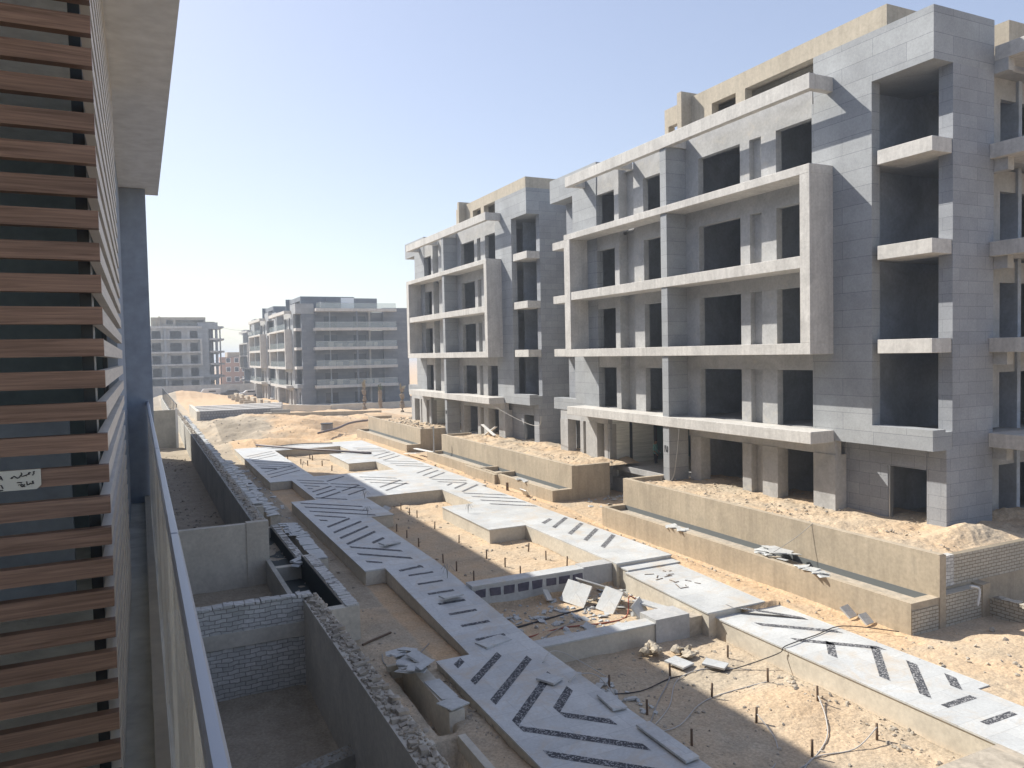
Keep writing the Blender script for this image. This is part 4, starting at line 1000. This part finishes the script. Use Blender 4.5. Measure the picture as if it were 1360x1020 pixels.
# ------------------------------------------------------------------ the building we stand on
T = empty('apartment_building', (-3, 5, -8), 'our own building with wood slat screen, grey soffit and glass balcony rail', 'building')
def left_building():
    MB().box(-9, .247, -4, 9.33, 1.8, 2.15).build('soffit_slab', 'soffit_paint', T)
    MB().box(-.135, .117, 9.0, 9.3, -8.5, 1.795).build('pillar', 'dark_cladding', T)
    MB().box(-.2, -.13, 5.85, 8.995, -1.5, 1.795).build('side_wall', 'dark_cladding', T)
    MB().box(-9, .07, -4, 8.995, -1.8, -1.5).build('balcony_floor', 'ledge_concrete', T)
    MB().box(.0, .05, -4, 8.99, -1.5, -1.43).build('base_channel', 'grey_plaster', T)
    rl = MB()
    rl.box(.050, .072, -3, 2.05, -.46, -.425); rl.box(.050, .072, 2.06, 4.1, -.46, -.425); rl.box(.050, .072, 4.11, 8.99, -.46, -.425)
    rail = rl.build('railing', 'cap_metal', T, bevel=.004)
    for a, b in ((-3,1.2),(1.21,2.4),(2.41,3.6),(3.61,4.8),(4.81,6.3),(6.31,7.6),(7.61,8.98)):
        MB().box(.053, .063, a, b, -1.48, -.461).build('glass_panel', 'cream_glass', rail)
    # slat screen: each course turns the corner
    pitch = .1003; n = 34
    sw = MB(); sp = MB()
    for i in range(n):
        z = -1.487 + i*pitch
        sw.box(-2.6, -.10, 2.76, 2.80, z, z+.055)
        sp.box(-.13, -.101, 2.801, 5.8, z, z+.053)
    scr = sw.build('slat_screen', 'slat_wood', T)
    sp.build('slat_return', 'slat_pale', scr)
    MB().box(-.175, -.14, 3.0, 3.05, -1.5, 1.79).build('post', 'dark_metal', scr)
    MB().box(-.19, -.165, 5.0, 5.06, -1.5, 1.79).build('post', 'dark_metal', scr)
    MB().box(-.139, -.134, 3.0, 3.012, -1.5, 1.79).build('edge_trim', 'bright_metal', scr)
    MB().box(-9, -.2, 7.6, 7.8, -1.5, 1.795).build('back_wall', 'pale_wall', T)
    MB().box(-2.6, -.4, 5.4, 5.45, -1.5, -.35).build('inner_parapet', 'dark_cladding', T)
    MB().box(-2.6, -.4, 5.38, 5.47, -.35, -.33).build('parapet_trim', 'bright_metal', T)
    MB().box(-9, -8.7, 3.5, 7.59, -1.5, 1.795).build('inner_wall', 'pale_wall', T)
    # the rest of the block: upper floors and the long wing beyond the pillar
    u = MB(); u.box(-9, .1, -30, 9.2, 2.16, 11.85); u.build('upper_floors', 'raw_concrete', T)
    u = MB(); u.box(-9, .1, 9.35, 71, -8.5, 11.85)
    u.build('long_wing', 'grey_cladding', T)
    for k, z in enumerate((-4.6,-1.4,1.9,5.1,8.3)):
        for j in range(14):
            y = 12+j*4.2
            if y < 69: MB().box(.1, .108, y, y+1.8, z, z+1.9).build('window', 'window_dark', T)
    u = MB(); u.box(-9, -.1, -30, 9.2, -8.5, -1.81); u.build('lower_floors', 'raw_concrete', T)
left_building()
# paper note taped over a slat
def note():
    S = empty('paper_sign', (-.62, 2.75, -.32), 'white paper note with handwritten Arabic taped over a wood slat', 'paper note')
    x0, x1, z0, z1, y = NOTE
    m = MB(); m.v = [(x0,y,z0),(x1-.012,y,z0),(x1,y,z0+.012),(x1,y,z1),(x0,y,z1)]; m.f = [(0,1,2,3,4)]; m.m = [0]
    m.v += [(a,y+.003,c) for a,b,c in m.v]; m.f += [(9,8,7,6,5)]+[(i,(i+5),((i+1)%5)+5,(i+1)%5) for i in range(5)]; m.m = [0]*len(m.f)
    m.build('sheet', 'paper', S)
    # strokes traced in the note's own units: u from the right edge leftwards, v from the top, in note heights
    W = [[(.10,.13),(.14,.10),(.17,.14),(.13,.20),(.22,.30)],
         [(.29,.16),(.36,.14),(.42,.19),(.34,.22),(.50,.26),(.62,.30),(.72,.31),(.77,.25),(.70,.20),(.76,.12)],
         [(.77,.25),(.84,.36),(.94,.39),(1.02,.33),(1.08,.27),(1.16,.34),(1.22,.33),(1.15,.38),(1.25,.38)],
         [(1.62,.44),(1.72,.22),(1.86,.44)],[(1.66,.36),(1.82,.36)],
         [(.18,.62),(.22,.58),(.24,.64),(.16,.70),(.28,.72),(.34,.68),(.38,.74),(.48,.76),(.50,.58)],
         [(.62,.70),(.64,.80),(.58,.84)],[(.62,.78),(.72,.84),(.80,.76),(.74,.70),(.68,.76)],[(.72,.62),(.96,.61)],[(.82,.70),(.84,.72)],[(.88,.72),(.90,.74)],[(.50,.30),(.51,.32)],
         [(1.62,.86),(1.70,.68),(1.74,.68)],[(1.84,.84),(1.90,.72),(1.98,.72),(2.05,.66)],[(1.62,.94),(1.90,.95)]]
    h = z1-z0; mm = MB()
    for w in W:
        P = [(x1-.01-u*h*.9, y-.0015, z1-v*h) for u, v in w]
        for a, b in zip(P, P[1:]): mm.tube([a, b], .0015, 4)
    mm.build('handwriting', 'ink', S)
NOTE = (-.46, -.285, -.386, -.325, 2.752)
note()

# ------------------------------------------------------------------ camera, light, sky, air
cam = bpy.data.cameras.new('camera'); co = bpy.data.objects.new('camera', cam); C.objects.link(co)
cam.sensor_width = 36; cam.lens = 1023.4/1360*36; cam.clip_end = 6000; cam.clip_start = .05
yaw, pit, rol = .44952, .04017, -.0207
f = Vector((math.sin(yaw)*math.cos(pit), math.cos(yaw)*math.cos(pit), -math.sin(pit)))
r0 = Vector((math.cos(yaw), -math.sin(yaw), 0)); u0 = r0.cross(f)
r = math.cos(rol)*r0 + math.sin(rol)*u0; u = -math.sin(rol)*r0 + math.cos(rol)*u0
M = Matrix((r, u, -f)).transposed().to_4x4(); M.translation = (0, 0, H); co.matrix_world = M
scene.camera = co
sd = Vector((-1, 1.59, 1.67)).normalized()
el = math.asin(sd.z); az = math.atan2(sd.x, sd.y)
sun = bpy.data.lights.new('sun', 'SUN'); sun.energy = 3.3; sun.angle = R(.5); sun.color = (1, .95, .86)
so = bpy.data.objects.new('sun', sun); C.objects.link(so); so.rotation_euler = (-sd).to_track_quat('-Z','Y').to_euler()
w = bpy.data.worlds.new('World'); scene.world = w; w.use_nodes = True; nt = w.node_tree
sk = nt.nodes.new('ShaderNodeTexSky'); sk.sky_type = 'NISHITA'; sk.sun_disc = False; sk.sun_elevation = el; sk.sun_rotation = az
sk.air_density = 1.0; sk.dust_density = 1.0; sk.ozone_density = 1.5; sk.altitude = 0
gm = nt.nodes.new('ShaderNodeGamma'); gm.inputs['Gamma'].default_value = .65; nt.links.new(sk.outputs[0], gm.inputs['Color'])
hs = nt.nodes.new('ShaderNodeHueSaturation'); hs.inputs['Saturation'].default_value = .98; hs.inputs['Hue'].default_value = .515; hs.inputs['Value'].default_value = 1.62
nt.links.new(gm.outputs[0], hs.inputs['Color']); nt.links.new(hs.outputs[0], nt.nodes['Background'].inputs[0]); nt.nodes['Background'].inputs[1].default_value = .088
HAZE = .0012
if HAZE:
    m = bpy.data.materials.new('haze'); m.use_nodes = True; nt = m.node_tree; nt.nodes.clear()
    out = nt.nodes.new('ShaderNodeOutputMaterial'); pv = nt.nodes.new('ShaderNodeVolumePrincipled')
    pv.inputs['Density'].default_value = HAZE; pv.inputs['Color'].default_value = (.80,.87,.97,1); pv.inputs['Anisotropy'].default_value = .25
    nt.links.new(pv.outputs[0], out.inputs['Volume']); MATS['haze'] = m
    o = MB().box(-1600, 1700, -450, 3100, -10.5, 14.5).build('haze', 'haze'); tag(o, kind='stuff')
scene.cycles.max_bounces = 14; scene.cycles.diffuse_bounces = 8
scene.view_settings.view_transform = 'Standard'; scene.view_settings.look = 'None'; scene.view_settings.exposure = 1.16; scene.view_settings.gamma = 1
